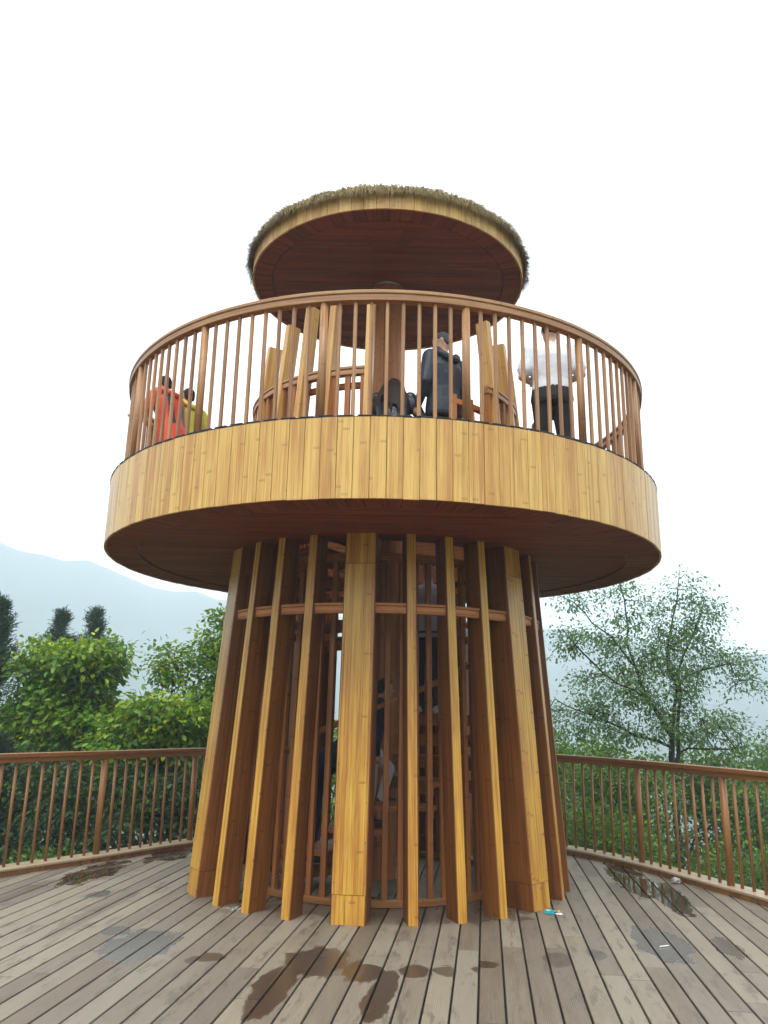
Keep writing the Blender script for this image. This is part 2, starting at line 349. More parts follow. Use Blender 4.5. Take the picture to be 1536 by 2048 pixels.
# ---- deck railing (one thing, follows the deck edge)
railing = empty('deck_railing', (0, 0, 0))
tag(railing, 'brown bamboo railing with round posts and thin balusters along the deck edge', 'railing')
def sweep(name, prof, s0, s1, step=0.1, mat=None, parent=None):
    """prof [(inward offset, z)]"""
    S = np.linspace(s0, s1, max(2, int((s1-s0)/step))); n = len(prof); V = []; Fc = []; U = []; per = [0]
    for i in range(n): per.append(per[-1]+math.hypot(prof[(i+1) % n][0]-prof[i][0], prof[(i+1) % n][1]-prof[i][1]))
    for s in S:
        p, q, nr = at_s(s); V += [(p[0]+nr[0]*o, p[1]+nr[1]*o, z) for o, z in prof]
    for k in range(len(S)-1):
        for i in range(n):
            j = (i+1) % n; Fc.append((k*n+i, k*n+j, k*n+n+j, k*n+n+i)); U += [(per[i], S[k]), (per[i+1], S[k]), (per[i+1], S[k+1]), (per[i], S[k+1])]
    Fc.append(tuple(reversed(range(n)))); U += [(0, 0)]*n; m = (len(S)-1)*n; Fc.append(tuple(range(m, m+n))); U += [(0, 0)]*n
    return obj(name, mesh(name, V, Fc, U), mat, parent)
S0, S1 = 0.05, CUM[-1]-0.05
sweep('handrail', [(-.05, 1.105), (.05, 1.105), (.055, 1.112), (.055, 1.145), (.05, 1.15), (-.05, 1.15), (-.055, 1.145), (-.055, 1.112)], S0, S1, .1, M['drail'], railing)
sweep('under_rail', [(-.032, 1.06), (.032, 1.06), (.032, 1.103), (-.032, 1.103)], S0, S1, .1, M['drail'], railing)
curb = sweep('curb', [(-.1, -.12), (.088, -.12), (.088, .044), (-.1, .044)], S0, S1, .1, M['joist'], railing)
sweep('curb_cap', [(-.12, .046), (.115, .046), (.118, .050), (.118, .066), (.114, .070), (-.12, .070)], S0, S1, .1, M['cap'], railing)
me_kb = prism('curb_board', [(-.0585, -.0), (.0585, 0), (.0585, .016), (-.0585, .016)], 0.003, .044)
s = S0+.06; 
while s < S1-.06:
    p, q, nr = at_s(s); o = obj('curb_board', me_kb, M['drail'], railing, (p[0]+nr[0]*.0885, p[1]+nr[1]*.0885, 0)); o.rotation_euler.z = math.atan2(nr[1], nr[0])-math.pi/2; s += .12
ngon = lambda r, n: [(r*math.cos(2*math.pi*i/n+.2), r*math.sin(2*math.pi*i/n+.2)) for i in range(n)]
me_b = prism('baluster', ngon(.0155, 8), .07, 1.062); me_b.polygons.foreach_set('use_smooth', [i < 8 for i in range(len(me_b.polygons))])
me_p = prism('post', ngon(.036, 12), .07, 1.062); me_p.polygons.foreach_set('use_smooth', [i < 12 for i in range(len(me_p.polygons))])
sL, sR = s_of((-2.31, 10.35)), s_of((2.93, 9.39)); marks = []
i = 0
while sL-i*.1475 > S0+.05: marks.append((sL-i*.1475, i % 9 == 0)); i += 1
i = 0
while sR+i*.1425 < S1-.05: marks.append((sR+i*.1425, i % 9 == 0)); i += 1
nmid = round((sR-sL)/.145); marks += [(sL+(sR-sL)*j/nmid, (nmid-j) % 9 == 0) for j in range(1, nmid)]
for s, big in marks:
    p, q, nr = at_s(s); o = obj('post' if big else 'baluster', me_p if big else me_b, M['drail'], railing, (p[0], p[1], 0)); o.rotation_euler.z = random.random()*6

# ================================================================ TOWER
tower = empty('observation_tower', (TX, TY, 0))
tag(tower, 'round golden bamboo lookout tower with railed platform and thatched disc roof', 'tower')
RO, ZB, ZT = 2.945, 3.177, 3.833
def rot_of(az): return az+math.pi
# --- platform
HOLE = 1.36
platform = obj('platform', revolve('platform', rect(HOLE, RO-.03, ZB+.05, ZT-.004), 96), M['slat'], tower)
NB = 144; wb = 2*math.pi*(RO)/NB-.0035
me_f = prism('fascia_board', chamfer(wb, .022, .002), ZB, ZT)
for i in range(NB):
    az = 2*math.pi*(i+.5)/NB+.006; dx, dy = azdir(az); rr = RO-.011+random.uniform(-.0015, .0015)
    o = obj('fascia_board', me_f, M['gold'], platform, (dx*rr, dy*rr, random.uniform(-.003, .003)), rot_of(az))
obj('edge_trim', revolve('edge_trim', rect(RO-.07, RO+.002, ZT+.003, ZT+.008), 144), M['trim'], platform)
me_tp = slabpoly('trim_strip', [(-.058, -.035), (.058, -.035), (.058, .006), (-.058, .006)], ZT+.009, ZT+.014)
for i in range(120):
    az = 2*math.pi*i/120; dx, dy = azdir(az); o = obj('trim_strip', me_tp, M['trim'], platform, (dx*RO, dy*RO, random.uniform(0, .004)), rot_of(az)+random.uniform(-.02, .02))
# soffit: ring of radial boards outside, straight boards inside
RI = 2.60
def ring_boards(parent, n, r0, r1, z0, z1, mat, name='soffit_ring_board'):
    h = math.pi/n; g = .0035
    poly = [(-(r0*math.tan(h)-g), r0), (-(r1*math.tan(h)-g), r1), ((r1*math.tan(h)-g), r1), ((r0*math.tan(h)-g), r0)]
    me = slabpoly(name, list(reversed(poly)), z0, z1, 'y')
    for i in range(n):
        obj(name, me, mat, parent, (0, 0, random.uniform(-.0012, .0012)), rot_of(2*math.pi*(i+.5)/n))
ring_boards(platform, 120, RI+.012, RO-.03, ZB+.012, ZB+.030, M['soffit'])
def strip_pieces(y0, y1, Ro, Ri):
    """pieces of a straight board between y0 and y1 clipped to the annulus Ri..Ro"""
    ys = np.linspace(y0, y1, 4); out = []
    ro = lambda y: math.sqrt(max(Ro*Ro-y*y, 0)); ri = lambda y: math.sqrt(max(Ri*Ri-y*y, 0))
    if max(abs(y0), abs(y1)) >= Ro: 
        ys = np.clip(ys, -Ro*.9995, Ro*.9995)
    if min(abs(y0), abs(y1)) < Ri:
        out.append([(ri(y), y) for y in ys]+[(ro(y), y) for y in ys[::-1]])
        out.append([(-ro(y), y) for y in ys]+[(-ri(y), y) for y in ys[::-1]])
        out = [list(reversed(p)) for p in out]
    else:
        out.append([(ro(y), y) for y in ys]+[(-ro(y), y) for y in ys[::-1]])
    return out
def straight_boards(parent, pitch, Ro, Ri, z0, z1, mat):
    n = int(2*Ro/pitch); pitch = 2*Ro/n
    for i in range(n):
        y0 = -Ro+i*pitch+.002; y1 = y0+pitch-.004
        for P in strip_pieces(y0, y1, Ro, Ri):
            xs = [p[0] for p in P]; cuts = [min(xs), max(xs)]
            x = min(xs)+random.uniform(.3, 1.6)
            dz = random.uniform(-.001, .001)
            if max(xs)-min(xs) > 1.4 and Ri < .5 or (max(xs)-min(xs) > 1.9):
                xm = random.uniform(min(xs)+.5, max(xs)-.5)
                A = clip_x(P, xm, True); B = clip_x(P, xm+.002, False); PP = [A, B]
            else: PP = [P]
            for p in PP:
                if len(p) > 2: obj('soffit_board', slabpoly('soffit_board', ccw(p), z0+dz, z1+dz, 'x'), mat, parent)
def ccw(p):
    a = sum(p[i][0]*p[(i+1) % len(p)][1]-p[(i+1) % len(p)][0]*p[i][1] for i in range(len(p)))
    return p if a > 0 else list(reversed(p))
def clip_x(P, xm, left):
    out = []; ins = (lambda p: p[0] <= xm) if left else (lambda p: p[0] >= xm)
    for i in range(len(P)):
        a, b = P[i], P[(i+1) % len(P)]
        if ins(a): out.append(a)
        if ins(a) != ins(b): t = (xm-a[0])/(b[0]-a[0]); out.append((xm, a[1]+t*(b[1]-a[1])))
    return out
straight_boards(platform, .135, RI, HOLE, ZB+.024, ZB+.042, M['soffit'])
# --- platform railing
prail = obj('platform_railing', revolve('platform_railing', rect(2.765, 2.87, 4.945, 4.979, .006), 144), M['rail'], tower)
obj('under_rail', revolve('under_rail', rect(2.785, 2.862, 4.885, 4.943, .004), 144), M['rail'], prail)
me_pb = prism('baluster', chamfer(.030, .030, .006), ZT, 4.886); me_pp = prism('post', ngon(.034, 14), ZT, 4.886)
me_pp.polygons.foreach_set('use_smooth', [i < 14 for i in range(16)])
for i in range(135):
    az = R(1.45+12)+2*math.pi*i/135; dx, dy = azdir(az); big = i % 9 == 0
    obj('post' if big else 'baluster', me_pp if big else me_pb, M['rail'], prail, (dx*2.82, dy*2.82, 0), rot_of(az))
# --- columns
SL = 0.072                                       # inward lean per metre
def leanR(z): return 1.915-SL*z
WIDE = [-60.5, -6.6, 48.5, 103.0, 157.5, -115.0, -169.5]
NARROW = [-45.8, -34.3, -22.2, 8.9, 21.3, 33.3, 62.8, 75.6, 88.2, 117.5, 130, 142.5, -100.5, -129.5, -142, -154.5]
ZC = ZB+.022
cw, cd = .088, .215
me_c = prism('column', [(x, y-cd/2) for x, y in chamfer(cw, cd, .006)], 0.0, ZC, (0, -SL*ZC))
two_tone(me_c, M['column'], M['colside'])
for a in NARROW:
    az = R(a); dx, dy = azdir(az); obj('column', me_c, M['column'], tower, (dx*1.915, dy*1.915, 0), rot_of(az))
ww, wd = .285, .36
def wide(z0, z1, g=0.0): return prism('wide_column', [(x, y-wd/2-SL*z0) for x, y in chamfer(ww-g, wd-g, .008)], z0, z1, (0, -SL*(z1-z0)))
me_w = wide(.215, 2.915); me_w0 = wide(0, .211, .004); me_w1 = wide(2.919, ZC, .003)
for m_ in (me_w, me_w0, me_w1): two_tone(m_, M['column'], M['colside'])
me_n = prism('nail', ngon(.0045, 6), 0, .003)
for a in WIDE:
    az = R(a); dx, dy = azdir(az); o = obj('wide_column', me_w, M['column'], tower, (dx*1.915, dy*1.915, 0), rot_of(az))
    obj('base_block', me_w0, M['column'], o); obj('head_block', me_w1, M['column'], o)
    if abs(a) < 70:
        for sx in (-1, 1):
            for j in range(9):
                z = .3+j*.3; n_ = obj('nail', me_n, M['dark'], o, (sx*(ww/2-.022), -SL*z+.0005, z)); n_.rotation_euler.x = R(-90)
# upper posts: the columns go on above the platform floor
UP = {-60.5: 5.48, -45.8: 5.60, -34.3: 5.74, -22.2: 5.69, -6.6: 5.80, 48.5: 5.72, 62.8: 5.60, 75.6: 5.5}
for a in WIDE+NARROW:
    if a in (8.9, 21.3, 33.3): continue
    zt = UP.get(a, 5.4+random.uniform(-.15, .15)); az = R(a); dx, dy = azdir(az); r0 = leanR(ZT)
    me = prism('upper_post', [(x, y-.075) for x, y in chamfer(.072, .15, .005)], ZT, zt, (0, -SL*1.3*(zt-ZT)))
    obj('upper_post', me, M['post'], tower, (dx*r0, dy*r0, 0), rot_of(az))
# mid rail between columns (two laminated layers)
mid = obj('mid_rail', revolve('mid_rail', rect(1.635, 1.70, 2.470, 2.535, .004), 160), M['midrail'], tower)
obj('rail_cap', revolve('rail_cap', rect(1.63, 1.708, 2.537, 2.562, .004), 160), M['midrail'], mid)
# --- inner screen of slats
screen = obj('slat_screen', revolve('slat_screen', rect(1.27, 1.34, .004, .062, .004), 120, R(-172), R(172)), M['drail'], tower)
obj('top_ring', revolve('top_ring', rect(1.20, 1.275, 3.02, 3.10, .004), 120), M['slat'], screen)
me_s = prism('slat', chamfer(.052, .042, .004), .062, 3.022, (0, -.07))
for i in range(58):
    az = R(-171+i*6.0); dx, dy = azdir(az)
    obj('slat', me_s, M['slat'], screen, (dx*1.305, dy*1.305, 0), rot_of(az)+random.uniform(-.03, .03))
# --- spiral staircase round the core
stair = obj('spiral_staircase', revolve('spiral_staircase', rect(0.02, .165, .0, 6.6), 16), M['dark'], tower)
NST = 18; hs_ = math.pi/NST*.985
me_st = prism('core_stave', [(-.172*math.tan(hs_), .172), (-.192*math.tan(hs_), .192), (.192*math.tan(hs_), .192), (.172*math.tan(hs_), .172)][::-1], .003, 6.62)
for i in range(NST): obj('core_stave', me_st, M['slat'], stair, None, 2*math.pi*i/NST)
RISE, TURN, A_START = .2013, 25.0, -62.0
def wedge(name, r0, r1, deg, z0, z1):
    h = R(deg)/2; P = [(r0*math.sin(t), r0*math.cos(t)) for t in (-h, 0, h)]+[(r1*math.sin(t), r1*math.cos(t)) for t in (h, h/3, -h/3, -h)]
    return slabpoly(name, ccw(P), z0, z1, 'x')
me_t = wedge('tread', .195, 1.17, 28.5, -.045, 0); me_ns = prism('nosing', [(-.012, .2), (.012, .2), (.012, 1.165), (-.012, 1.165)], -.115, -.047)
for i in range(19):
    z = RISE*(i+1); az = R(A_START+i*TURN)
    if z > 3.84: break
    if i == 18: continue
    o = obj('tread', me_t, M['slat'], stair, (0, 0, z), rot_of(az))
    for e in (-1, 1): obj('tread_apron', me_ns, M['slat'], o, None, e*R(12.6))
    if i < 14: obj('stair_baluster', prism('stair_baluster', chamfer(.035, .035, .004), z, min(z+.95, 5.0)), M['slat'], stair, (azdir(az)[0]*1.12, azdir(az)[1]*1.12, 0), rot_of(az))
obj('landing', wedge('landing', .195, 1.40, 52, 3.74, 3.832), M['slat'], stair, None, rot_of(R(30)))
# spiral handrail on the outer side
def helix_rail(name, r, w, h, zoff, i0, i1, mat):
    V = []; Fc = []; U = []; n = int((i1-i0)*5)
    for k in range(n+1):
        i = i0+(i1-i0)*k/n; a = R(A_START+i*TURN); z = RISE*(i+1)+zoff; dx, dy = azdir(a)
        V += [((r+o)*dx, (r+o)*dy, z+d) for o, d in ((-w/2, 0), (w/2, 0), (w/2, h), (-w/2, h))]
    for k in range(n):
        for i in range(4):
            j = (i+1) % 4; Fc.append((k*4+i, k*4+4+i, k*4+4+j, k*4+j)); U += [(i*.05, k*.1), (i*.05, k*.1+.1), (i*.05+.05, k*.1+.1), (i*.05+.05, k*.1)]
    Fc += [(0, 1, 2, 3), (n*4+3, n*4+2, n*4+1, n*4)]; U += [(0, 0)]*8
    return obj(name, mesh(name, V, Fc, U), mat, stair)
helix_rail('stair_handrail', 1.12, .06, .05, .95, 0, 13.2, M['slat'])
# --- guard round the stair opening on the platform
guard = obj('stair_guard', revolve('stair_guard', rect(1.455, 1.525, 4.845, 4.90, .004), 120, R(44), R(354)), M['rail'], tower)
obj('rail_cap', revolve('rail_cap', rect(1.445, 1.535, 4.902, 4.93, .004), 120, R(44), R(354)), M['rail'], guard)
obj('inner_rail', revolve('inner_rail', rect(1.385, 1.43, 4.74, 4.80, .004), 30, R(-48), R(-6)), M['slat'], guard)
obj('inner_rail', revolve('inner_rail', rect(1.30, 1.35, 4.70, 4.76, .004), 24, R(30), R(62)), M['slat'], guard)
me_g = prism('picket', chamfer(.055, .040, .004), ZT, 4.846)
for i in range(52):
    az = R(45.5+i*6.0); dx, dy = azdir(az); obj('picket', me_g, M['slat'], guard, (dx*1.49, dy*1.49, 0), rot_of(az))
for a in (32, 42, 52): dx, dy = azdir(R(a)); obj('picket', prism('picket', chamfer(.05, .05, .004), ZT, 4.80), M['slat'], guard, (dx*1.325, dy*1.325, 0), rot_of(R(a)))
# --- roof
RR, RZ = 1.632, 6.623
roof = obj('roof', revolve('roof', [(.2, RZ+.05), (RR-.03, RZ+.05), (RR-.03, RZ+.215), (1.2, RZ+.33), (.6, RZ+.46), (.2, RZ+.50)], 72), M['dark'], tower)
NR = 78; wr = 2*math.pi*RR/NR-.003
me_rf = prism('fascia_board', chamfer(wr, .02, .002), RZ, RZ+.215)
for i in range(NR):
    az = 2*math.pi*(i+.5)/NR; dx, dy = azdir(az); rr = RR-.01+random.uniform(-.0015, .0015)
    obj('fascia_board', me_rf, M['gold'], roof, (dx*rr, dy*rr, 0), rot_of(az))
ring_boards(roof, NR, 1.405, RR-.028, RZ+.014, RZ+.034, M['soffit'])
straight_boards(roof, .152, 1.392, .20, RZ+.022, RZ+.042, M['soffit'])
def thatch():
    n = 15000; a = rng.uniform(0, 2*math.pi, n); edge = rng.random(n) < .72
    clump = .5+.5*np.sin(a*23+1.3*np.sin(a*7))*np.sin(a*41+2)
    r0 = np.where(edge, RR-.02+rng.normal(0, .02, n), rng.uniform(.5, RR, n))
    ztop = RZ+.215+np.clip((RR-r0), 0, 2)*.27
    z0 = ztop+np.where(edge, rng.uniform(-.01, .05, n), rng.uniform(0, .06, n))
    L = np.where(edge, .09+.13*rng.random(n)*(0.4+clump), .15)
    droop = rng.uniform(.5, 1.5, n); tw = rng.normal(0, .35, n)
    er = np.stack([np.sin(a), -np.cos(a), 0*a], -1); et = np.stack([np.cos(a), np.sin(a), 0*a], -1); ez = np.array([0, 0, 1.0])
    p0 = er*r0[:, None]; p0[:, 2] = z0
    d1 = er*np.cos(droop*.3)[:, None]+et*tw[:, None]+ez*(-np.sin(droop*.3))[:, None]
    d2 = er*(.35*np.cos(droop))[:, None]+et*(tw*.8)[:, None]+ez*(-np.sin(droop+.35))[:, None]
    p1 = p0+d1*(L*.45)[:, None]; p2 = p1+d2*(L*.6)[:, None]
    w = et*(rng.uniform(.0018, .0045, n))[:, None]
    V = np.stack([p0-w, p0+w, p1+w, p1-w, p2], 1).reshape(-1, 3); Fc = []
    for i in range(n): b = i*5; Fc += [(b, b+1, b+2, b+3), (b+3, b+2, b+4)]
    t = NT('straw'); g = t.n('NewGeometry'); rp = g.outputs['Random Per Island']
    col = t.mixc(rp, (0.46, 0.34, 0.15, 1), (0.17, 0.12, 0.05, 1))
    o = obj('thatch', mesh('thatch', V, Fc), t.out(t.bsdf(col, .75, None, .25)), roof); o['kind'] = 'stuff'
thatch()
# ================================================================ PEOPLE
def cloth(name, col, rough=.75, spec=.3, sheen=0.0):
    t = NT(name); tc = t.n('TexCoord').outputs['Object']; nz = t.noise(tc, 9.0, 3.0, .6); wr_ = t.noise(tc, 26.0, 3.0, .6)
    c = t.mixc(nz, c4([x*.75 for x in col]), c4([min(1, x*1.2) for x in col]))
    return t.out(t.bsdf(c, rough, t.bump(t.math('ADD', nz, t.math('MULTIPLY', wr_, .5)), .5, .02), spec))
CM = {'skin': plain('skin', (.48, .27, .18), .5, .4, 30, .08), 'hair': plain('hair_black', (.010, .008, .008), .65, .2, 60, .4), 'hairgrey': plain('hair_grey', (.055, .055, .058), .65, .2, 80, .5), 'hairbrown': plain('hair_dark_brown', (.022, .011, .008), .65, .2, 60, .5),
      'navy': cloth('navy_jacket', (.014, .017, .030), .5, .4), 'leather': cloth('black_leather', (.012, .014, .022), .32, .5), 'white': cloth('white_cotton', (.62, .63, .66)), 'black': cloth('black_cotton', (.012, .012, .014)), 'red': cloth('orange_red_shell', (.62, .055, .022), .55), 'yellow': cloth('yellow_green_shell', (.46, .42, .03), .55),
      'lav': cloth('lavender_grey_shirt', (.50, .49, .60)), 'jean': cloth('dark_denim', (.035, .045, .07)), 'bluenavy': cloth('navy_coat', (.010, .014, .045), .7), 'grey': cloth('grey_trousers', (.50, .50, .49)), 'pink': cloth('pale_pink_top', (.70, .55, .58)), 'shoe': plain('dark_shoe', (.02, .025, .035), .5), 'shoew': plain('pale_shoe', (.55, .53, .5), .6), 'olive': plain('hair_light_brown', (.10, .075, .04), .5), 'eye': plain('eye_dark', (.01, .008, .007), .2), 'glass': plain('spectacle_frame', (.02, .02, .02), .3)}
def sphere_ring(c, ax, r0, r1, L):
    """tapered capsule as vertex rings along ax"""
    ax = np.array(ax)/max(np.linalg.norm(ax), 1e-9); s = np.cross(ax, (.31, .52, .79)); s /= np.linalg.norm(s); t_ = np.cross(ax, s); V = []; m = 12
    st = [(-r0*math.cos(a), r0*math.sin(a)) for a in (.25, .7, 1.2)]+[(0, r0), (L*.5, (r0+r1)/2), (L, r1)]+[(L+r1*math.sin(a), r1*math.cos(a)) for a in (.35, .85, 1.3)]
    for z, r_ in st:
        for k in range(m): an = 2*math.pi*k/m; V.append(c+ax*z+r_*(s*math.cos(an)+t_*math.sin(an)))
    n = len(st); Fc = [(i*m+k, i*m+(k+1) % m, (i+1)*m+(k+1) % m, (i+1)*m+k) for i in range(n-1) for k in range(m)]+[tuple(reversed(range(m))), tuple(range((n-1)*m, n*m))]
    return np.array(V), Fc
def loft(rings, m=20):
    """rings of (centre, rx, ry, xdir, ydir)"""
    V = []
    for c, rx, ry, X, Y in rings:
        for k in range(m): an = 2*math.pi*k/m; V.append(np.array(c)+rx*math.cos(an)*np.array(X)+ry*math.sin(an)*np.array(Y))
    n = len(rings); Fc = [(i*m+k, i*m+(k+1) % m, (i+1)*m+(k+1) % m, (i+1)*m+k) for i in range(n-1) for k in range(m)]+[tuple(reversed(range(m))), tuple(range((n-1)*m, n*m))]
    return np.array(V), Fc
def remesh(name, parts, voxel, smooth_n=3):
    V, Fc = join_np(parts); me = mesh(name+'_src', V, Fc); o = bpy.data.objects.new(name+'_src', me); COL.objects.link(o)
    md = o.modifiers.new('r', 'REMESH'); md.mode = 'VOXEL'; md.voxel_size = voxel
    sm = o.modifiers.new('s', 'SMOOTH'); sm.factor = .5; sm.iterations = smooth_n
    dg = bpy.context.evaluated_depsgraph_get(); out = bpy.data.meshes.new_from_object(o.evaluated_get(dg)); out.name = name
    bpy.data.objects.remove(o); bpy.data.meshes.remove(me); out.polygons.foreach_set('use_smooth', [True]*len(out.polygons)); return out
def person(label, loc, yaw, h=1.7, J=None, wear=None, lean=0.0, twist=0.0, bulk=1.0, hem=.50, sleeve='long', hair='short', hairm='hair', headturn=0.0, headdown=0.0, vox=.012, extra=None, group=None):
    """local frame: x right, y forward, z up; J overrides joints (in units of h)"""
    W = dict(top='navy', pants='black', shoe='shoe'); W.update(wear or {})
    j = dict(hipL=(-.052, 0, .515), hipR=(.052, 0, .515), kneeL=(-.058, .012, .285), kneeR=(.058, .012, .285), ankL=(-.06, -.01, .045), ankR=(.06, -.01, .045), toeL=(-.068, .10, .018), toeR=(.068, .10, .018),
             shL=(-.108, 0, .80), shR=(.108, 0, .80), elL=(-.145, -.015, .63), elR=(.145, -.015, .63), wrL=(-.14, .045, .485), wrR=(.14, .045, .485), neck=(0, -.005, .83), head=(0, .012, .925))
    sl, cl = math.sin(lean), math.cos(lean)
    if lean:
        for k in ('shL', 'shR', 'elL', 'elR', 'wrL', 'wrR', 'neck', 'head'):
            x, y, z = j[k]; dz = z-.53; j[k] = (x, y*cl+dz*sl, .53+dz*cl-y*sl)
    j.update(J or {})
    P = {k: np.array(v)*h for k, v in j.items()}; parts = []; segs = []
    def cap(a, b, r0, r1, tg):
        a, b = np.array(a), np.array(b); L = np.linalg.norm(b-a); parts.append(sphere_ring(a, b-a, r0, r1, L)); segs.append((a, b, r0, r1, tg))
    b_ = bulk*h
    # torso: lofted rings from hips to neck along the spine
    hip = (P['hipL']+P['hipR'])/2; sh = (P['shL']+P['shR'])/2; up_ = sh-hip; up_ /= np.linalg.norm(up_); X = P['shR']-P['shL']; X /= np.linalg.norm(X); Yd = np.cross(up_, X); hx = P['hipR']-P['hipL']; hx /= np.linalg.norm(hx)
    def at(t): return hip+(sh-hip)*t
    hemz = hem*h
    R_ = [(at(-.16) if hem > .49 else at(-(.515-hem)/.285-.10), .098 if hem > .49 else .106, .068 if hem > .49 else .078), (at(-.05), .104, .074), (at(.12), .098, .070), (at(.35), .093, .066), (at(.6), .103, .072), (at(.82), .112, .072), (at(.97), .102, .058), (at(1.06), .062, .042)]
    rings = [(c, rx*b_, ry*b_, X, Yd) for c, rx, ry in R_]; parts.append(loft(rings))
    for i in range(len(rings)-1):
        for dx in (-.5, 0, .5): segs.append((rings[i][0]+X*rings[i][1]*dx, rings[i+1][0]+X*rings[i+1][1]*dx, rings[i][2], rings[i+1][2], 'top' if (i > 1 or rings[i][0][2] > hemz-.02*h) else 'pants'))
    for s in 'LR':
        cap(P['hip'+s], P['knee'+s], .058*b_, .040*h, 'pants'); cap(P['knee'+s], P['ank'+s], .041*h, .030*h, 'pants')
        cap(P['ank'+s]-np.array([0, .012*h, .008*h]), P['toe'+s], .025*h, .020*h, 'shoe')
        up_t = 'top'; mid = (P['sh'+s]+P['el'+s])*.5+(P['el'+s]-P['sh'+s])*.22
        if sleeve == 'short':
            cap(P['sh'+s], mid, .040*b_, .038*b_, 'top'); cap(mid, P['el'+s], .026*h, .024*h, 'skin'); cap(P['el'+s], P['wr'+s], .024*h, .017*h, 'skin')
        else:
            cap(P['sh'+s], P['el'+s], .042*b_, .034*b_, 'top'); cap(P['el'+s], P['wr'+s], .033*b_, .024*h, 'top')
        # hand: palm, four fingers, thumb
        fd = P['wr'+s]-P['el'+s]; fd /= np.linalg.norm(fd); sd = np.array([0, 1.0, 0])-fd*fd[1]; sd /= np.linalg.norm(sd)+1e-9; nn = np.cross(fd, sd)*(1 if s == 'L' else -1); w = P['wr'+s]
        cap(w, w+fd*.045*h, .015*h, .018*h, 'skin'); cap(w+fd*.03*h-sd*.012*h, w+fd*.05*h-sd*.012*h, .012*h, .011*h, 'skin')
        for q, (o_, l_) in enumerate(((.016, .040), (.0055, .046), (-.005, .043), (-.015, .033))):
            k1 = w+fd*.052*h+sd*o_*h; k2 = k1+(fd*.6+nn*.35)*l_*.55*h; k3 = k2+(fd*.25+nn*.6)*l_*.5*h; cap(k1, k2, .0058*h, .0054*h, 'skin'); cap(k2, k3, .0054*h, .0048*h, 'skin')
        cap(w+fd*.018*h+sd*.012*h, w+fd*.045*h+sd*.032*h+nn*.008*h, .0085*h, .0062*h, 'skin')
    hd = P['head']; nk = P['neck']; cap(nk-np.array([0, 0, .02*h]), hd-np.array([0, 0, .03*h]), .033*h, .031*h, 'skin')
    ct, st_ = math.cos(headturn), math.sin(headturn); cd_, sd_ = math.cos(headdown), math.sin(headdown)
    def hl(x, y, z):   # head-local point
        y2, z2 = y*cd_+z*sd_, -y*sd_+z*cd_
        return hd+np.array([x*ct-y2*st_, x*st_+y2*ct, z2])*h
    hX, hY, hZ = hl(1, 0, 0)-hd, hl(0, 1, 0)-hd, hl(0, 0, 1)-hd; hX, hY, hZ = hX/h, hY/h, hZ/h
    hr = [(-.066, .018, .026, .030), (-.052, .031, .040, .016), (-.03, .038, .048, .008), (0, .042, .055, 0), (.03, .042, .056, -.003), (.052, .034, .046, -.004), (.066, .018, .026, -.004)]
    hring = [(hl(0, yo, z), rx*h, ry*h, hX, hY) for z, rx, ry, yo in hr]; parts.append(loft(hring)); segs.append((hl(0, 0, -.05), hl(0, 0, .055), .042*h, .045*h, 'skin'))
    cap(hl(0, .054, .004), hl(0, .066, -.012), .006*h, .009*h, 'skin')                       # nose
    cap(hl(-.010, .052, -.036), hl(.010, .052, -.036), .0065*h, .0065*h, 'skin')             # mouth
    for s in (-1, 1): cap(hl(s*.043, -.004, -.008), hl(s*.044, -.007, .012), .007*h, .009*h, 'skin')   # ears
    me = remesh('person', parts, vox)
    keys = ['skin', W['top'], W['pants'], W['shoe'], W.get('panel', W['top'])]; km = {'skin': 0, 'top': 1, 'pants': 2, 'shoe': 3}
    for k in keys: me.materials.append(CM[k])
    n = len(me.polygons); C = np.zeros(n*3, np.float32); me.polygons.foreach_get('center', C); C = C.reshape(-1, 3); best = np.full(n, 9.0); idx = np.zeros(n, np.int32)
    for a, b, r0, r1, tg in segs:
        d = b-a; L2 = max(d@d, 1e-9); t_ = np.clip(((C-a)@d)/L2, 0, 1); dist = np.linalg.norm(C-(a+t_[:, None]*d), axis=1)-(r0+(r1-r0)*t_); m = dist < best; best[m] = dist[m]; idx[m] = km[tg]
    if hem < .49: idx[(idx == 2) & (C[:, 2] > hem*h)] = 1
    if 'panel' in W:
        loc_x = (C-hip)@X; loc_z = (C-hip)@up_/np.linalg.norm(sh-hip); m = (idx == 1) & (np.abs(np.abs(loc_x)-.055*h) < .022*h) & (loc_z > .1) | ((idx == 1) & (loc_z > .92) & (np.abs(loc_x) < .1*h)); idx[m] = 4
    me.polygons.foreach_set('material_index', idx)
    o = obj('person', me, None, None, loc, yaw); tag(o, label, 'person', group)
    # hair
    hp = [loft([(hl(0, yo, z), rx*h, ry*h, hX, hY) for z, rx, ry, yo in ((-.030, .036, .020, -.034), (-.005, .044, .034, -.022), (.02, .047, .052, -.010), (.045, .043, .054, -.006), (.065, .029, .037, -.005), (.075, .010, .014, -.005))], 16)]
    if hair == 'short': parts_h = hp
    else:
        parts_h = hp+[]; g = np.random.default_rng(5)
        for q in range(34):
            x0 = g.uniform(-.042, .042); y0 = -.030-.02*(1-abs(x0)/.045); z0 = g.uniform(-.01, .03); pts = [hl(x0, y0, z0)]; p1 = sh+up_*.05*h-Yd*.078*h+X*x0*1.7*h; p2 = at(.42+.25*g.random())-Yd*.086*b_+X*(x0*2.7+g.normal(0, .012))*h
            for e in range(1, 6): f = e/5; pts.append((1-f)**2*pts[0]+2*f*(1-f)*p1+f*f*p2+X*.006*h*math.sin(e*1.7+q))
            for e in range(5):
                r_ = (.011, .0125, .012, .010, .007, .003); parts_h.append(sphere_ring(pts[e], pts[e+1]-pts[e], r_[e]*h, r_[e+1]*h, np.linalg.norm(pts[e+1]-pts[e])))
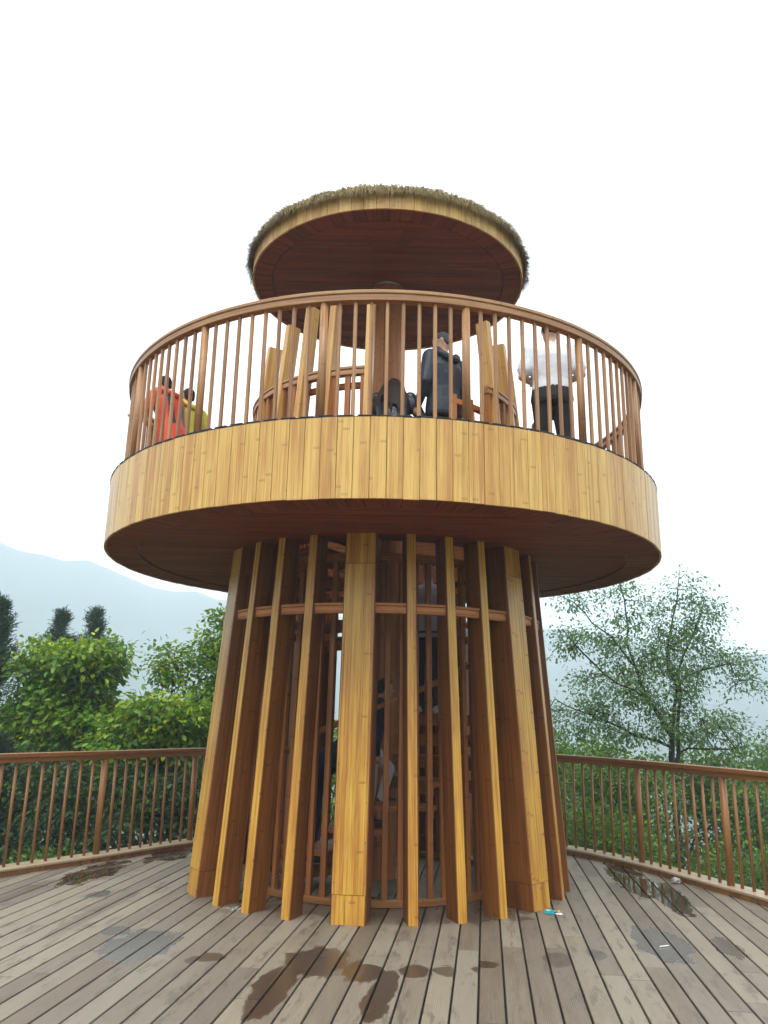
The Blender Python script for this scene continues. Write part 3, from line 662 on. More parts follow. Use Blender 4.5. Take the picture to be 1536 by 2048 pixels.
    obj('hair', remesh('hair', parts_h, .008 if hair == 'long' else .01, 1), CM[hairm], o)
    for s in (-1, 1):
        ev, ef = sphere_ring(hl(s*.017, .0475, .003), hY, .0045*h, .003*h, .002); obj('eye', mesh('eye', ev, ef, None, True), CM['eye'], o)
    if extra: extra(o, P, h, hl, hip, sh, X, Yd, up_)
    return o
def hood(mat):
    def f(o, P, h, hl, hip, sh, X, Yd, up_):
        pr = []; c = sh+up_*.035*h-Yd*.035*h
        for k in range(9):
            a = math.pi*(k/8); a2 = math.pi*((k+1)/8)
            p = [c+X*math.cos(t)*.068*h-Yd*math.sin(t)*.045*h-up_*math.sin(t)*.045*h for t in (a, a2)]
            pr.append(sphere_ring(p[0], p[1]-p[0], .024*h, .024*h, np.linalg.norm(p[1]-p[0])))
        obj('hood', remesh('hood', pr, .012, 3), CM[mat], o)
        pr = []; 
        for k in range(14):
            a, a2 = 2*math.pi*k/14, 2*math.pi*(k+1)/14; p = [hip-up_*.075*h+X*math.cos(t)*.112*h+Yd*math.sin(t)*.083*h for t in (a, a2)]; pr.append(sphere_ring(p[0], p[1]-p[0], .010*h, .010*h, np.linalg.norm(p[1]-p[0])))
        obj('jacket_hem', remesh('jacket_hem', pr, .010, 2), CM[mat], o)
    return f
def specs(o, P, h, hl, hip, sh, X, Yd, up_):
    pr = []
    for s in (-1, 1):
        pts = [hl(s*.017+.013*math.cos(t), .060, .003+.010*math.sin(t)) for t in np.linspace(0, 2*math.pi, 11)]
        for a, b in zip(pts, pts[1:]): pr.append(sphere_ring(a, b-a, .0022, .0022, np.linalg.norm(b-a)))
        a, b = hl(s*.030, .058, .006), hl(s*.046, -.004, .006); pr.append(sphere_ring(a, b-a, .0022, .0022, np.linalg.norm(b-a)))
    V, Fc = join_np(pr); obj('spectacles', mesh('spectacles', V, Fc, None, True), CM['glass'], o)
def navy_extra(*a): hood('navy')(*a); specs(*a)
ZF = 3.833
# on the platform
person('grey-haired man in a dark hooded jacket and glasses looking down inside the platform railing', (.60, 7.66, ZF), R(38), 1.74, wear=dict(top='navy', pants='black'), hairm='hairgrey', bulk=1.18, hem=.455, headturn=R(42), headdown=R(22), extra=navy_extra,
       J=dict(elL=(-.152, -.01, .63), wrL=(-.150, .06, .50), elR=(.152, -.02, .63), wrR=(.150, .03, .48)))
person('long-haired woman in a black leather jacket climbing out of the stairwell', (.07, 7.58, 3.52), R(-4), 1.62, wear=dict(top='leather', pants='black'), hair='long', hairm='hairbrown', bulk=1.10, hem=.50, lean=R(14), headdown=R(25),
       J=dict(elR=(.175, .05, .665), wrR=(.262, .06, .575), elL=(-.15, .08, .66), wrL=(-.12, .16, .58), head=(0, .125, .885)))
person('man in a white T-shirt and black trousers with both arms bent in front of him', (1.70, 7.50, ZF), R(-8), 1.82, wear=dict(top='white', pants='black'), sleeve='short', bulk=1.16, hem=.56, headdown=R(15),
       J=dict(elL=(-.165, -.03, .635), elR=(.165, -.03, .635), wrL=(-.10, .12, .66), wrR=(.10, .12, .66)))
person('small child in a pale pink top beside the man in the white T-shirt', (1.74, 8.55, ZF), R(20), 1.08, wear=dict(top='pink', pants='pink'), hairm='olive', vox=.01)
person('person in an orange-red jacket with navy panels leaning on the platform railing', (-2.42, 8.42, ZF), R(60), 1.58, lean=R(16), wear=dict(top='red', pants='black', panel='navy'), bulk=1.22, hem=.34, headdown=R(10), extra=hood('red'),
       J=dict(elL=(-.16, .12, .66), wrL=(-.12, .27, .66), elR=(.16, .12, .66), wrR=(.12, .27, .66)))
person('person in a yellow-green jacket standing close behind the one in orange-red', (-2.30, 8.78, ZF), R(48), 1.56, lean=R(10), wear=dict(top='yellow', pants='black'), bulk=1.15, hem=.36, extra=hood('yellow'))
# on the stairs inside
person('person in a lavender-grey shirt and dark jeans on the stairs, high inside the slatted tower', (.52, 8.85, 1.61), R(160), 1.74, wear=dict(top='lav', pants='jean', shoe='shoew'), hem=.52, headdown=R(25), sleeve='long', bulk=1.05)
person('person in a long navy coat bending forward on the lowest stairs inside the tower', (-.66, 8.25, .2013), R(-78), 1.64, lean=R(62), wear=dict(top='bluenavy', pants='bluenavy'), bulk=1.2, headdown=R(35),
       J=dict(elL=(-.12, .24, .50), wrL=(-.10, .25, .34), elR=(.12, .24, .50), wrR=(.10, .25, .34), head=(0, .34, .70), neck=(0, .265, .665)))
person('person in navy top and grey trousers stepping up stairs behind the broad front column', (-.10, 7.84, .604), R(-80), 1.36, lean=R(14), wear=dict(top='bluenavy', pants='grey'), bulk=1.1,
       J=dict(kneeL=(-.06, .16, .36), ankL=(-.06, .10, .165), toeL=(-.065, .20, .145)))
# ================================================================ TREES AND SHRUBS
def leaf_material(name, ca, cb, cy_, trans=0.35, rough=0.42):
    t = NT(name); at = t.n('Attribute', attribute_name='tint'); f = at.outputs['Fac']
    at2 = t.n('Attribute', attribute_name='young')
    col = t.mixc(f, c4(ca), c4(cb)); col = t.mixc(at2.outputs['Fac'], col, c4(cy_))
    a = t.bsdf(col, rough, None, 0.3)
    tr = t.n('BsdfTranslucent'); t.put(tr.inputs[0], t.mixc(0.5, col, (0.28, 0.42, 0.02, 1)))
    mx_ = t.n('MixShader'); mx_.inputs[0].default_value = trans; t.t.links.new(a, mx_.inputs[1]); t.t.links.new(tr.outputs[0], mx_.inputs[2])
    return t.out(mx_.outputs[0])
M['leaf_bright'] = leaf_material('leaf_bright', (0.040, 0.120, 0.010), (0.105, 0.230, 0.014), (0.36, 0.44, 0.018))
M['leaf_mid'] = leaf_material('leaf_mid', (0.036, 0.100, 0.022), (0.090, 0.190, 0.034), (0.19, 0.31, 0.035))
M['leaf_grey'] = leaf_material('leaf_grey_green', (0.045, 0.115, 0.040), (0.10, 0.195, 0.060), (0.16, 0.28, 0.05), 0.30)
M['leaf_shade'] = leaf_material('leaf_shade_green', (0.012, 0.034, 0.010), (0.026, 0.062, 0.016), (0.06, 0.12, 0.02), 0.15, 0.55)  # deep shade behind the railing, put into a darker leaf colour
M['needle'] = leaf_material('conifer_needle', (0.014, 0.042, 0.028), (0.030, 0.068, 0.040), (0.05, 0.10, 0.04), 0.12, 0.6)
def bark_material(name, a, b):
    t = NT(name); p = t.n('NewGeometry').outputs['Position']; nz = t.noise(p, 14.0, 5.0, 0.65)
    return t.out(t.bsdf(t.mixc(nz, c4(a), c4(b)), 0.85, t.bump(nz, 0.6, 0.02), 0.2))
M['bark'] = bark_material('bark_dark', (0.020, 0.017, 0.014), (0.060, 0.050, 0.040))
M['bark_light'] = bark_material('bark_light', (0.05, 0.042, 0.032), (0.13, 0.11, 0.085))

LEAF6 = np.array([(0, 0, 0), (-.30, .28, .05), (-.26, .68, .04), (0, 1, -.08), (.26, .68, .04), (.30, .28, .05)])
def unit(v): return v/np.maximum(np.linalg.norm(v, axis=-1, keepdims=True), 1e-9)
def leaf_frames(n, g, axis, droop, flat):
    """leaf axes and normals: axis = preferred outward direction (n,3)"""
    ax = unit(axis+g.normal(0, .55, (n, 3))+np.array([0, 0, -droop])); nm = np.array([0, 0, 1.0])*flat+g.normal(0, .45, (n, 3))
    nm = unit(nm-(nm*ax).sum(-1, keepdims=True)*ax); sd = np.cross(ax, nm); return ax, nm, sd
def leaf_mesh(name, pos, axis, size, g, aspect=1.0, droop=.35, flat=1.0, tint=None, young=None):
    n = len(pos); ax, nm, sd = leaf_frames(n, g, axis, droop, flat)
    L = LEAF6[None]*np.array([aspect, 1, 1])
    V = pos[:, None]+size[:, None, None]*(L[..., 0:1]*sd[:, None]+L[..., 1:2]*ax[:, None]+L[..., 2:3]*nm[:, None])
    V = V.reshape(-1, 3); b = (np.arange(n)*6)[:, None]
    F4 = np.stack([b+np.array([[0, 3, 2, 1]]), b+np.array([[0, 5, 4, 3]])], 1).reshape(-1, 4)
    me = bpy.data.meshes.new(name); me.vertices.add(len(V)); me.vertices.foreach_set('co', V.astype(np.float32).ravel())
    me.loops.add(F4.size); me.loops.foreach_set('vertex_index', F4.astype(np.int32).ravel())
    me.polygons.add(len(F4)); me.polygons.foreach_set('loop_start', np.arange(0, F4.size, 4, dtype=np.int32)); me.update(calc_edges=True)
    for nmn, arr in (('tint', tint), ('young', young)):
        a = me.attributes.new(nmn, 'FLOAT', 'POINT'); a.data.foreach_set('value', np.repeat(arr if arr is not None else np.zeros(n), 6).astype(np.float32))
    return me
def tubes(name, nodes, par, rad, sides=5):
    V = []; Fc = []
    idx = [i for i in range(len(nodes)) if par[i] >= 0]
    for i in idx:
        a, b = nodes[par[i]], nodes[i]; d = b-a; L = np.linalg.norm(d)
        if L < 1e-6: continue
        d = d/L; s = np.cross(d, (0.3, 0.5, 0.81)); s /= np.linalg.norm(s)+1e-9; t_ = np.cross(d, s); o = len(V)
        m = sides+2 if rad[i] > .03 else (sides if rad[i] > .008 else 3)
        for q, r_ in ((a-d*rad[i]*.3, rad[par[i]] if rad[par[i]] < rad[i]*1.5 else rad[i]*1.15), (b, rad[i])):
            for k in range(m): an = 2*math.pi*k/m; V.append(q+r_*(s*math.cos(an)+t_*math.sin(an)))
        for k in range(m): k2 = (k+1) % m; Fc.append((o+k, o+k2, o+m+k2, o+m+k))
    return mesh(name, V, Fc, None, True)
def grow(limbs, targets, g, seg=.22, sag=.12, tip=.0035, expo=.46):
    """limbs: polylines (first starts at the root, later ones join the nearest node); targets: twig ends"""
    nodes = []; par = []
    def add_line(pts, root):
        prev = root
        for p in pts:
            p = np.array(p, float)
            if prev >= 0:
                a = nodes[prev]; n = max(1, int(np.linalg.norm(p-a)/seg))
                for k in range(1, n+1):
                    q = a+(p-a)*k/n
                    if k < n: q = q+g.normal(0, .018, 3)
                    nodes.append(q); par.append(prev); prev = len(nodes)-1
            else: nodes.append(p); par.append(-1); prev = len(nodes)-1
        return prev
    add_line(limbs[0], -1)
    for l in limbs[1:]:
        d = np.linalg.norm(np.array(nodes)-np.array(l[0]), axis=1); add_line(l, int(d.argmin()))
    T = np.array(targets); A = np.array(nodes); d0 = np.min(np.linalg.norm(T[:, None]-A[None], axis=-1), axis=1)
    for t_ in T[np.argsort(d0)]:
        A = np.array(nodes); dv = t_-A; d = np.linalg.norm(dv, axis=1)+.5*np.clip(A[:, 2]-t_[2], 0, None); j = int(d.argmin())
        a = nodes[j]; L = np.linalg.norm(t_-a); n = max(1, int(L/seg)); prev = j
        for k in range(1, n+1):
            f = k/n; q = a+(t_-a)*f; q = q+np.array([0, 0, sag*L*math.sin(math.pi*f)])+(g.normal(0, .02*min(L, 1), 3) if k < n else 0)
            nodes.append(q); par.append(prev); prev = len(nodes)-1
    cnt = np.zeros(len(nodes)); ch = np.zeros(len(nodes), int)
    for i in range(len(nodes)):
        if par[i] >= 0: ch[par[i]] += 1
    for i in range(len(nodes)-1, -1, -1):
        if ch[i] == 0: cnt[i] = 1
        if par[i] >= 0: cnt[par[i]] += cnt[i]
    return np.array(nodes), par, tip*np.maximum(cnt, 1)**expo, T
def blob_points(blobs, n, g, shell=.55):
    """points through ellipsoids, denser to the outside; blobs (cx,cy,cz,rx,ry,rz)"""
    w = np.array([b[3]*b[4]*b[5] for b in blobs])**.75; k = g.choice(len(blobs), n, p=w/w.sum()); B = np.array(blobs)[k]
    d = unit(g.normal(0, 1, (n, 3))); r = g.random(n)**(1/3); r = r*(1-shell)+shell*np.maximum(r, .55+.45*g.random(n))
    return B[:, :3]+B[:, 3:]*d*r[:, None], unit(d*np.array([1, 1, .6])+np.array([0, 0, .1]))
def tree(name, label, cat, base, limbs, blobs, n_twig, per, spread, size, mat, bark, seed, aspect=1.0, droop=.4, group=None, young_p=.2, tip=.0035, n_leaf_obj=0, flat=1.0):
    g = np.random.default_rng(seed); bx, by, bz = base; o3 = np.array(base)
    T, D = blob_points(blobs, n_twig, g)
    nodes, par, rad, _ = grow([[tuple(base)]+list(limbs[0])]+list(limbs[1:]), T, g, tip=tip)
    root = empty(name, base); tag(root, label, cat, group)
    obj('trunk', tubes('trunk', nodes-o3, par, rad), bark, root)
    k = np.repeat(np.arange(n_twig), per); n = len(k)
    off = g.normal(0, 1, (n, 3))*np.array(spread)
    pos = T[k]+off-np.array([0, 0, .25*spread[2]]); axis = unit(D[k]*.7+unit(off+1e-6)*.7)
    tw_t = g.random(n_twig); tw_y = (g.random(n_twig) < young_p)*g.uniform(.4, 1, n_twig)
    tint = np.clip(tw_t[k]*.6+g.random(n)*.4, 0, 1); young = np.clip(tw_y[k]*(g.random(n) < .75)*g.uniform(.5, 1.1, n)+(g.random(n) < .04)*.7, 0, 1)
    sz = size*g.uniform(.55, 1.2, n)
    crown = obj('crown', leaf_mesh('crown', pos-o3, axis, sz, g, aspect, droop, flat, tint, young), mat, root)
    if n_leaf_obj:
        L = LEAF6*np.array([aspect, 1, 1]); lm = leaf_mesh('leaf', np.zeros((1, 3)), np.array([[0, 1.0, 0]]), np.array([1.0]), np.random.default_rng(1), aspect, 0, 3, np.array([.8]), np.array([.35]))
        sc_ = pos[:, 1]-.3*pos[:, 2]+g.normal(0, .1, n); pick = np.argsort(sc_)[:n_leaf_obj*3]; pick = g.choice(pick, n_leaf_obj, replace=False)
        for i in pick:
            p = pos[i]+g.normal(0, .04, 3)-o3; l = obj('leaf', lm, mat, crown, tuple(p)); s_ = float(size*g.uniform(.8, 1.25)); l.scale = (s_, s_, s_)
            l.rotation_euler = (g.normal(-.4, .5), g.normal(0, .45), math.atan2(axis[i][1], axis[i][0])-math.pi/2+g.normal(0, .4))
    return root
def gz(x, y):
    r = math.hypot(x, y-6.0); return max(-1.5-max(r-8, 0)*0.22, -30)+(.18*math.sin(x*1.1)*math.cos(y*.9) if 7 < r < 60 else 0)
def B(x, y): return (x, y, gz(x, y)-.05)

# left: bright broad-leaved trees
tree('broadleaf_tree', 'bushy lime green broad-leaved tree with a flat top in front of the two conifers', 'tree', B(-5.0, 14.2), [[(-5.0, 14.2, -.6), (-4.95, 14.1, .4), (-5.0, 14.1, 1.5), (-5.1, 14.1, 2.3)], [(-4.95, 14.1, .4), (-4.9, 13.9, 1.3), (-4.85, 13.9, 2.3)], [(-5, 14.1, .8), (-5.5, 14, 1.6), (-5.7, 14, 2.2)]],
     [(-5.75, 14.1, 2.2, .50, .7, .50), (-5.1, 14.0, 2.35, .45, .7, .42), (-4.75, 14.0, 2.55, .22, .4, .28), (-6.1, 14.0, 2.45, .25, .4, .25), (-5.75, 14.2, 1.25, .75, .8, .7), (-5.15, 14.0, 1.4, .62, .8, .65), (-5.3, 14.2, .4, 1.0, .9, .6)], 440, 52, (.15, .15, .09), .112, M['leaf_bright'], M['bark'], 3, .95, .55, None, .30, n_leaf_obj=200)
tree('broadleaf_tree', 'low lime green sapling with large drooping leaves just behind the deck railing', 'tree', B(-3.6, 13.0), [[(-3.6, 13.0, -.5), (-3.5, 13.0, .5), (-3.55, 12.9, 1.2)], [(-3.5, 13, .3), (-3.1, 12.9, 1.1)], [(-3.5, 13, .3), (-4.0, 12.9, 1.0)]],
     [(-4.0, 12.9, 1.15, .42, .6, .35), (-3.45, 12.8, 1.5, .5, .6, .42), (-3.0, 12.9, 1.25, .5, .6, .5), (-3.6, 13.0, .5, .9, .7, .5)], 260, 42, (.14, .14, .08), .112, M['leaf_bright'], M['bark'], 4, .95, .55, None, .45, n_leaf_obj=200)
tree('broadleaf_tree', 'tall yellow green broad-leaved tree half hidden by the tower columns', 'tree', B(-3.1, 14.6), [[(-3.15, 14.6, -.4), (-3.1, 14.6, 1.0), (-3.0, 14.6, 2.2), (-2.85, 14.6, 3.2)], [(-3.1, 14.6, 1.0), (-3.5, 14.5, 1.9), (-3.75, 14.4, 2.6)], [(-3.0, 14.6, 1.6), (-2.4, 14.6, 2.4)]],
     [(-2.85, 14.6, 2.9, .42, .5, .5), (-3.2, 14.6, 2.2, .75, .7, .55), (-3.85, 14.4, 2.45, .24, .3, .38), (-2.3, 14.6, 2.2, .8, .7, .8), (-2.9, 14.7, 1.4, 1.0, .7, .6), (-2.6, 14.6, .3, 1.2, .8, .8)], 330, 44, (.15, .15, .09), .10, M['leaf_bright'], M['bark'], 5, .9, .5, None, .35)
# left: conifers
def conifer(label, base, top, rad, seed, n=420, per=46, size=.10, group=None):
    g = np.random.default_rng(seed); h = top-base[2]; f = g.random(n)**.42; z = base[2]+h*(.12+.88*f); rr = np.minimum(rad, .62*(top-z)+.03)*(.75+.35*np.sin(z*9+seed)); a = g.uniform(0, 6.28, n); q = .35+.65*g.random(n)
    T = np.stack([base[0]+rr*np.cos(a)*q, base[1]+rr*np.sin(a)*q, z-.18*rr], -1)
    nodes, par, rd, _ = grow([[tuple(base), (base[0]+.03, base[1], base[2]+h*.5), (base[0], base[1], top-.05)]], T, g, sag=.10)
    root = empty('conifer_tree', base); tag(root, label, 'conifer', group); o3 = np.array(base); obj('trunk', tubes('trunk', nodes-o3, par, rd), M['bark'], root)
    k = np.repeat(np.arange(n), per); m = len(k); out = unit(np.stack([np.cos(a[k]), np.sin(a[k]), 0*k+.25], -1)); along = g.uniform(-.5, .3, m)*np.maximum(rr[k], .3)
    pos = T[k]+out*along[:, None]+g.normal(0, .055, (m, 3))
    me = leaf_mesh('crown', pos-o3, out+np.array([0, 0, .5]), size*g.uniform(.6, 1.3, m), g, .22, .0, .3, g.random(m), (g.random(m) < .15)*.8); obj('crown', me, M['needle'], root)
conifer('blue green conifer top rising behind the lime green tree, nearer the dark conifer', B(-8.5, 21), 4.10, .72, 21)
conifer('slim blue green conifer top rising behind the lime green tree, farther from the dark conifer', B(-7.75, 21.4), 4.18, .5, 22)
conifer('dark feathery conifer with drooping sprays at the far end of the left railing', B(-6.95, 14.2), 3.45, 1.0, 23, 420, 60, .10)
conifer('shaded low conifer with a dark trunk behind the left railing', B(-5.9, 12.6), 1.15, 1.5, 24, 320, 60, .10)
# right: airy tree with forked dark trunk
tree('forked_tree', 'airy tree with forked dark trunk and sparse small leaves beside the lookout tower', 'tree', B(5.35, 15.0),
     [[(5.36, 15, -1.0), (5.34, 15, .3), (5.36, 15, 1.16), (5.41, 15, 1.5), (5.53, 15, 2.17), (5.36, 15, 2.63), (5.52, 15, 3.38), (5.68, 15, 4.04), (5.76, 15, 4.48)],
      [(5.34, 15, .5), (5.52, 15.15, 1.0), (5.56, 15.2, 1.5), (5.7, 15.3, 2.1), (5.71, 15.4, 2.46), (5.96, 15.4, 3.03), (6.24, 15.4, 3.62), (6.35, 15.4, 3.94)],
      [(5.36, 15, 1.3), (5.08, 14.8, 1.68), (4.81, 14.8, 2.1), (4.70, 14.8, 2.55), (4.57, 14.8, 2.96), (4.59, 14.8, 3.51), (4.51, 14.8, 4.07)],
      [(4.57, 14.8, 2.7), (4.23, 14.6, 3.07), (3.89, 14.6, 3.31), (3.57, 14.6, 3.69), (3.28, 14.6, 3.82)],
      [(5.36, 15, 1.1), (4.92, 14.5, 1.24), (4.69, 14.5, 1.29), (4.28, 14.5, 1.46), (3.78, 14.5, 1.66), (3.13, 14.5, 1.93)],
      [(5.53, 15.2, 1.0), (5.73, 15.2, 1.1), (6.2, 15.2, 1.09)], [(5.65, 15.3, 2.29), (6.08, 15.3, 2.52), (6.46, 15.3, 2.61), (6.9, 15.3, 2.76), (7.33, 15.3, 2.85)],
      [(4.81, 14.8, 2.0), (4.54, 14.4, 2.1), (4.01, 14.4, 2.38), (3.70, 14.4, 2.69), (3.29, 14.4, 3.17)]],
     [(5.72, 15, 4.1, .28, .4, .38), (5.5, 15, 3.35, .5, .6, .5), (6.25, 15.3, 3.6, .3, .4, .45), (4.6, 14.8, 3.7, .5, .5, .45), (3.45, 14.6, 3.7, .35, .4, .22), (3.95, 14.6, 3.2, .4, .4, .3), (3.35, 14.4, 2.95, .25, .4, .3), (4.7, 14.8, 2.8, .6, .6, .4),
      (5.9, 15.2, 2.75, .7, .6, .5), (5.2, 15, 2.2, .8, .7, .5), (4.0, 14.4, 2.15, .85, .6, .4), (6.8, 15.3, 2.75, .6, .4, .15), (6.9, 15.3, 2.3, .45, .4, .2), (3.5, 14.5, 1.6, .6, .5, .3), (4.6, 14.6, 1.5, .8, .6, .3), (6.3, 15.2, 1.4, .7, .5, .35), (5.6, 15, 1.6, .6, .6, .3)],
     420, 44, (.15, .15, .10), .070, M['leaf_grey'], M['bark'], 9, .8, .55, None, .12, .006)
# shrubs and understorey
SH = [('round green shrub with fine leaves behind the right railing, under the forked tree', 3.95, 13.1, .95, .75, 'leaf_mid', .062), ('tall green shrub behind the right railing, next to the tower', 3.3, 13.4, 1.15, .95, 'leaf_mid', .060),
      ('yellowish green shrub peeping out beside the tower columns', 2.75, 14.6, 1.55, .85, 'leaf_bright', .062), ('wide dense shrub behind the right railing, beyond the forked trunk', 6.5, 13.6, .85, 1.05, 'leaf_mid', .062),
      ('low leafy shrub at the foot of the right railing posts', 5.1, 11.2, -.05, 1.0, 'leaf_mid', .062), ('low leafy shrub close behind the right curb', 3.25, 12.0, .30, .7, 'leaf_mid', .060), ('leafy shrub with pale shoots at the outer end of the right railing', 7.4, 14.6, 1.55, .75, 'leaf_grey', .062),
      ('broad low shrub filling the bank below the right railing', 6.2, 11.4, .0, 1.1, 'leaf_mid', .062), ('leafy shrub seen through the slats behind the tower', .6, 14.6, 1.2, 1.3, 'leaf_mid', .065), ('second leafy shrub behind the tower, seen left of the broad front column', -1.2, 14.6, 1.5, 1.2, 'leaf_bright', .07),
      ('low shrub with bright shoots behind the left railing', -4.5, 11.6, -.35, .55, 'leaf_mid', .07), ('shrub with shade-coloured leaves below the lime green sapling', -3.2, 12.3, .75, 1.1, 'leaf_shade', .08), ('shrub with shade-coloured leaves under the flat-topped tree', -5.0, 12.6, .85, 1.2, 'leaf_shade', .08), ('shrub with shade-coloured leaves beyond the low dark conifer', -7.4, 12.4, .7, 1.1, 'leaf_shade', .07)]
for i, (lab, x, y, zt, r_, mt, sz) in enumerate(SH):
    b = B(x, y); h = zt-b[2]; zc = b[2]+h*.5
    bl = [(x, y, zc+h*.15, r_, r_*.8, h*.36), (x-.35*r_, y, zt-.35, r_*.5, r_*.5, .38), (x+.4*r_, y-.1, zt-.45, r_*.5, r_*.5, .4), (x, y, b[2]+h*.25, r_*1.1, r_*.9, h*.28)]
    tree('shrub', lab, 'shrub', b, [[(x, y, b[2]+h*.3), (x+.1, y, b[2]+h*.6)], [(x, y, b[2]+h*.2), (x-.4, y, b[2]+h*.6)], [(x, y, b[2]+h*.2), (x+.4, y, b[2]+h*.6)]], bl, 210, 40, (.15, .15, .12), sz*1.1, M[mt], M['bark'], 40+i, .9, .4, 'shrubs on the bank below the deck', .22)
# a second rank of bushes farther down the bank
for i, (lab, x, y, zt, r_) in enumerate([('big dark bush behind the lime green sapling', -4.3, 16.2, 1.3, 1.7), ('big dark bush between the tower and the forked tree', 3.2, 16.4, 1.35, 1.7), ('big dark bush right behind the forked trunk', 5.8, 16.6, 1.0, 1.8), ('big dark bush beyond the outer end of the right railing', 8.6, 16.4, 1.1, 1.8), ('big dark bush behind the flat-topped lime green tree', -7.0, 16.4, 1.6, 1.8), ('big dark bush straight behind the tower', .2, 16.6, 1.2, 1.8)]):
    b = B(x, y); h = zt-b[2]; zc = b[2]+h*.5
    tree('bush', lab, 'bush', b, [[(x, y, b[2]+h*.3), (x+.1, y, b[2]+h*.6)], [(x, y, b[2]+h*.2), (x-.6, y, b[2]+h*.6)], [(x, y, b[2]+h*.2), (x+.6, y, b[2]+h*.6)]], [(x, y, zc+h*.12, r_, 1.0, h*.38), (x-.5*r_, y, zt-.5, r_*.5, .8, .5), (x+.45*r_, y, zt-.6, r_*.5, .8, .5)], 240, 46, (.2, .2, .14), .11, M['leaf_mid'], M['bark'], 140+i, .9, .4, 'bushes farther down the bank', .12)
# undergrowth on the bank: nobody could count it
def undergrowth():
    g = np.random.default_rng(77); n = 42000; a = g.uniform(-.75, .75, n); r = g.uniform(5.2, 17, n); x = r*1.35*np.sin(a)*1.1; y = 6+r*np.cos(a)
    inside = np.array([min((x[i]-PATH[::12, 0])**2+(y[i]-PATH[::12, 1])**2) < .16 or y[i] < 8.6 for i in range(n)])
    ang = np.interp(np.arctan2(x, y-6.0), [-1.2, 1.2], [-1.2, 1.2]); keep = ~inside & (np.hypot(x-TX, (y-TY)) > 3.4); x, y = x[keep], y[keep]; n = len(x)
    rr = np.hypot(x, y-6); z = np.maximum(-1.5-np.clip(rr-8, 0, None)*.22, -30)+g.random(n)**2*.9
    me = leaf_mesh('undergrowth', np.stack([x, y, z], -1), unit(g.normal(0, 1, (n, 3))+np.array([0, -.4, .3])), g.uniform(.06, .14, n), g, .8, .2, 1.0, g.random(n), (g.random(n) < .15)*.6)
    tag(obj('undergrowth', me, M['leaf_shade']), 'dense green undergrowth on the bank below the deck', 'undergrowth', kind='stuff')  # shade on the bank is carried by this leaf colour
undergrowth()
# ================================================================ LITTER
def box(cx, cy, cz, sx, sy, sz):
    V = np.array([(cx+a*sx/2, cy+b*sy/2, cz+c*sz/2) for c in (-1, 1) for a, b in ((-1, -1), (1, -1), (1, 1), (-1, 1))]); return V, [(3, 2, 1, 0), (4, 5, 6, 7), (0, 1, 5, 4), (1, 2, 6, 5), (2, 3, 7, 6), (3, 0, 4, 7)]
pk = empty('cigarette_packet', (1.475, 7.25, .002)); pk.rotation_euler.z = R(-30)
tag(pk, 'torn teal cigarette packet with orange flap lying beside a column foot', 'litter')
V, Fc = join_np([box(-.012, 0, .012, .088, .055, .023)]); obj('box', mesh('box', V, Fc), plain('teal_card', (.03, .40, .42), .4, .5, 60), pk)
V, Fc = join_np([box(-.030, 0, .0242, .036, .044, .0012)]); obj('label_panel', mesh('label_panel', V, Fc), plain('pale_teal_print', (.35, .66, .64), .4), pk)
fl = obj('flap', mesh('flap', [(.030, -.026, .022), (.030, .026, .022), (.060, .022, .034), (.058, -.020, .030), (.074, .012, .018), (.072, -.014, .016)], [(0, 3, 2, 1), (3, 5, 4, 2)]), plain('orange_card', (.62, .26, .07), .6), pk)
obj('foil', mesh('foil', [(.034, -.024, .006), (.034, .022, .006), (.082, .016, .012), (.086, -.020, .004), (.060, 0, .021), (.098, -.006, .010)], [(0, 3, 4), (3, 5, 4), (5, 2, 4), (2, 1, 4), (1, 0, 4)]), plain('white_foil', (.75, .73, .70), .35), pk)
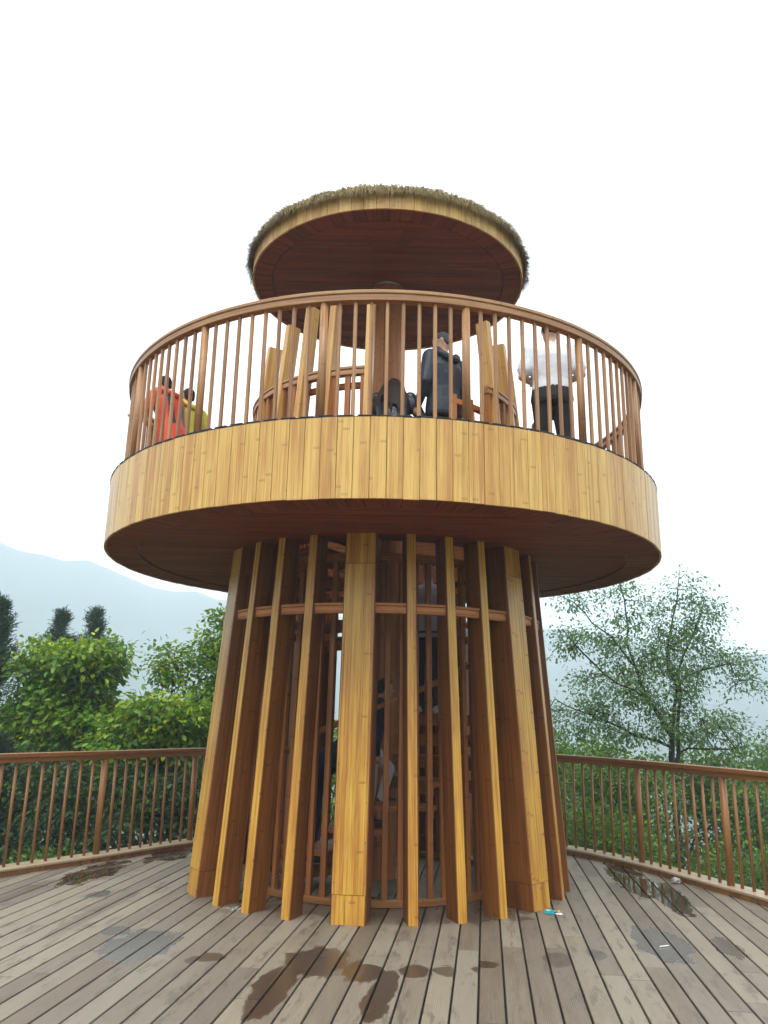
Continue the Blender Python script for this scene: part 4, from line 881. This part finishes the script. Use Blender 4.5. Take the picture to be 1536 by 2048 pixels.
V, Fc = sphere_ring(np.array([0, 0, .0048]), (1, 0, 0), .0042, .0042, .078); cg = obj('cigarette', mesh('cigarette', V, Fc, None, True), plain('cigarette_paper', (.78, .77, .74), .7), None, (2.06, 6.30, .002), R(25))
tag(cg, 'white cigarette lying in the puddle near the right railing', 'litter')
g_ = np.random.default_rng(3); pv = []; pf = []
for i in range(22):
    c = np.array([g_.normal(0, .055), g_.normal(0, .03), .0025]); a = g_.uniform(0, 3.1); w_ = g_.uniform(.002, .0035); l_ = g_.uniform(.008, .022); d = np.array([math.cos(a), math.sin(a), 0]); n_ = np.array([-d[1], d[0], 0]); b = len(pv); pv += [c-d*l_-n_*w_, c+d*l_-n_*w_, c+d*l_+n_*w_+(0, 0, .003), c-d*l_+n_*w_]; pf.append((b, b+1, b+2, b+3))
tag(obj('paper_scraps', mesh('paper_scraps', pv, pf), plain('white_paper_bits', (.7, .7, .7), .7), None, (-1.19, 7.22, .002)), 'scatter of tiny white paper bits between two column feet', 'litter', kind='stuff')
V, Fc = sphere_ring(np.array([0, 0, .018]), (1, .2, .1), .03, .02, .05); V = V+g_.normal(0, .009, V.shape); V[:, 2] = np.maximum(V[:, 2], .002)
tag(obj('plastic_wad', mesh('plastic_wad', V, Fc), plain('clear_plastic_wad', (.34, .32, .29), .25, .6, None), None, (3.0, 8.62, .004)), 'crumpled scrap of cloudy plastic against the right curb', 'litter')
# ---- haze: one closed box of pale air round camera and scene
def haze():
    x, y0, y1, z0, z1 = 1480, -1480, 1480, -36, HAZE_TOP
    V = [(-x, y0, z0), (x, y0, z0), (x, y1, z0), (-x, y1, z0), (-x, y0, z1), (x, y0, z1), (x, y1, z1), (-x, y1, z1)]
    Fc = [(0, 3, 2, 1), (4, 5, 6, 7), (0, 1, 5, 4), (1, 2, 6, 5), (2, 3, 7, 6), (3, 0, 4, 7)]
    t = NT('haze_air'); v = t.n('VolumePrincipled'); v.inputs['Color'].default_value = (0.79, 0.90, 1.0, 1); v.inputs['Density'].default_value = 0.0017; v.inputs['Anisotropy'].default_value = 0.0
    o = obj('haze', mesh('haze', V, Fc), t.out(None, v.outputs[0])); tag(o, 'pale blue valley haze', 'haze', kind='stuff')
haze()
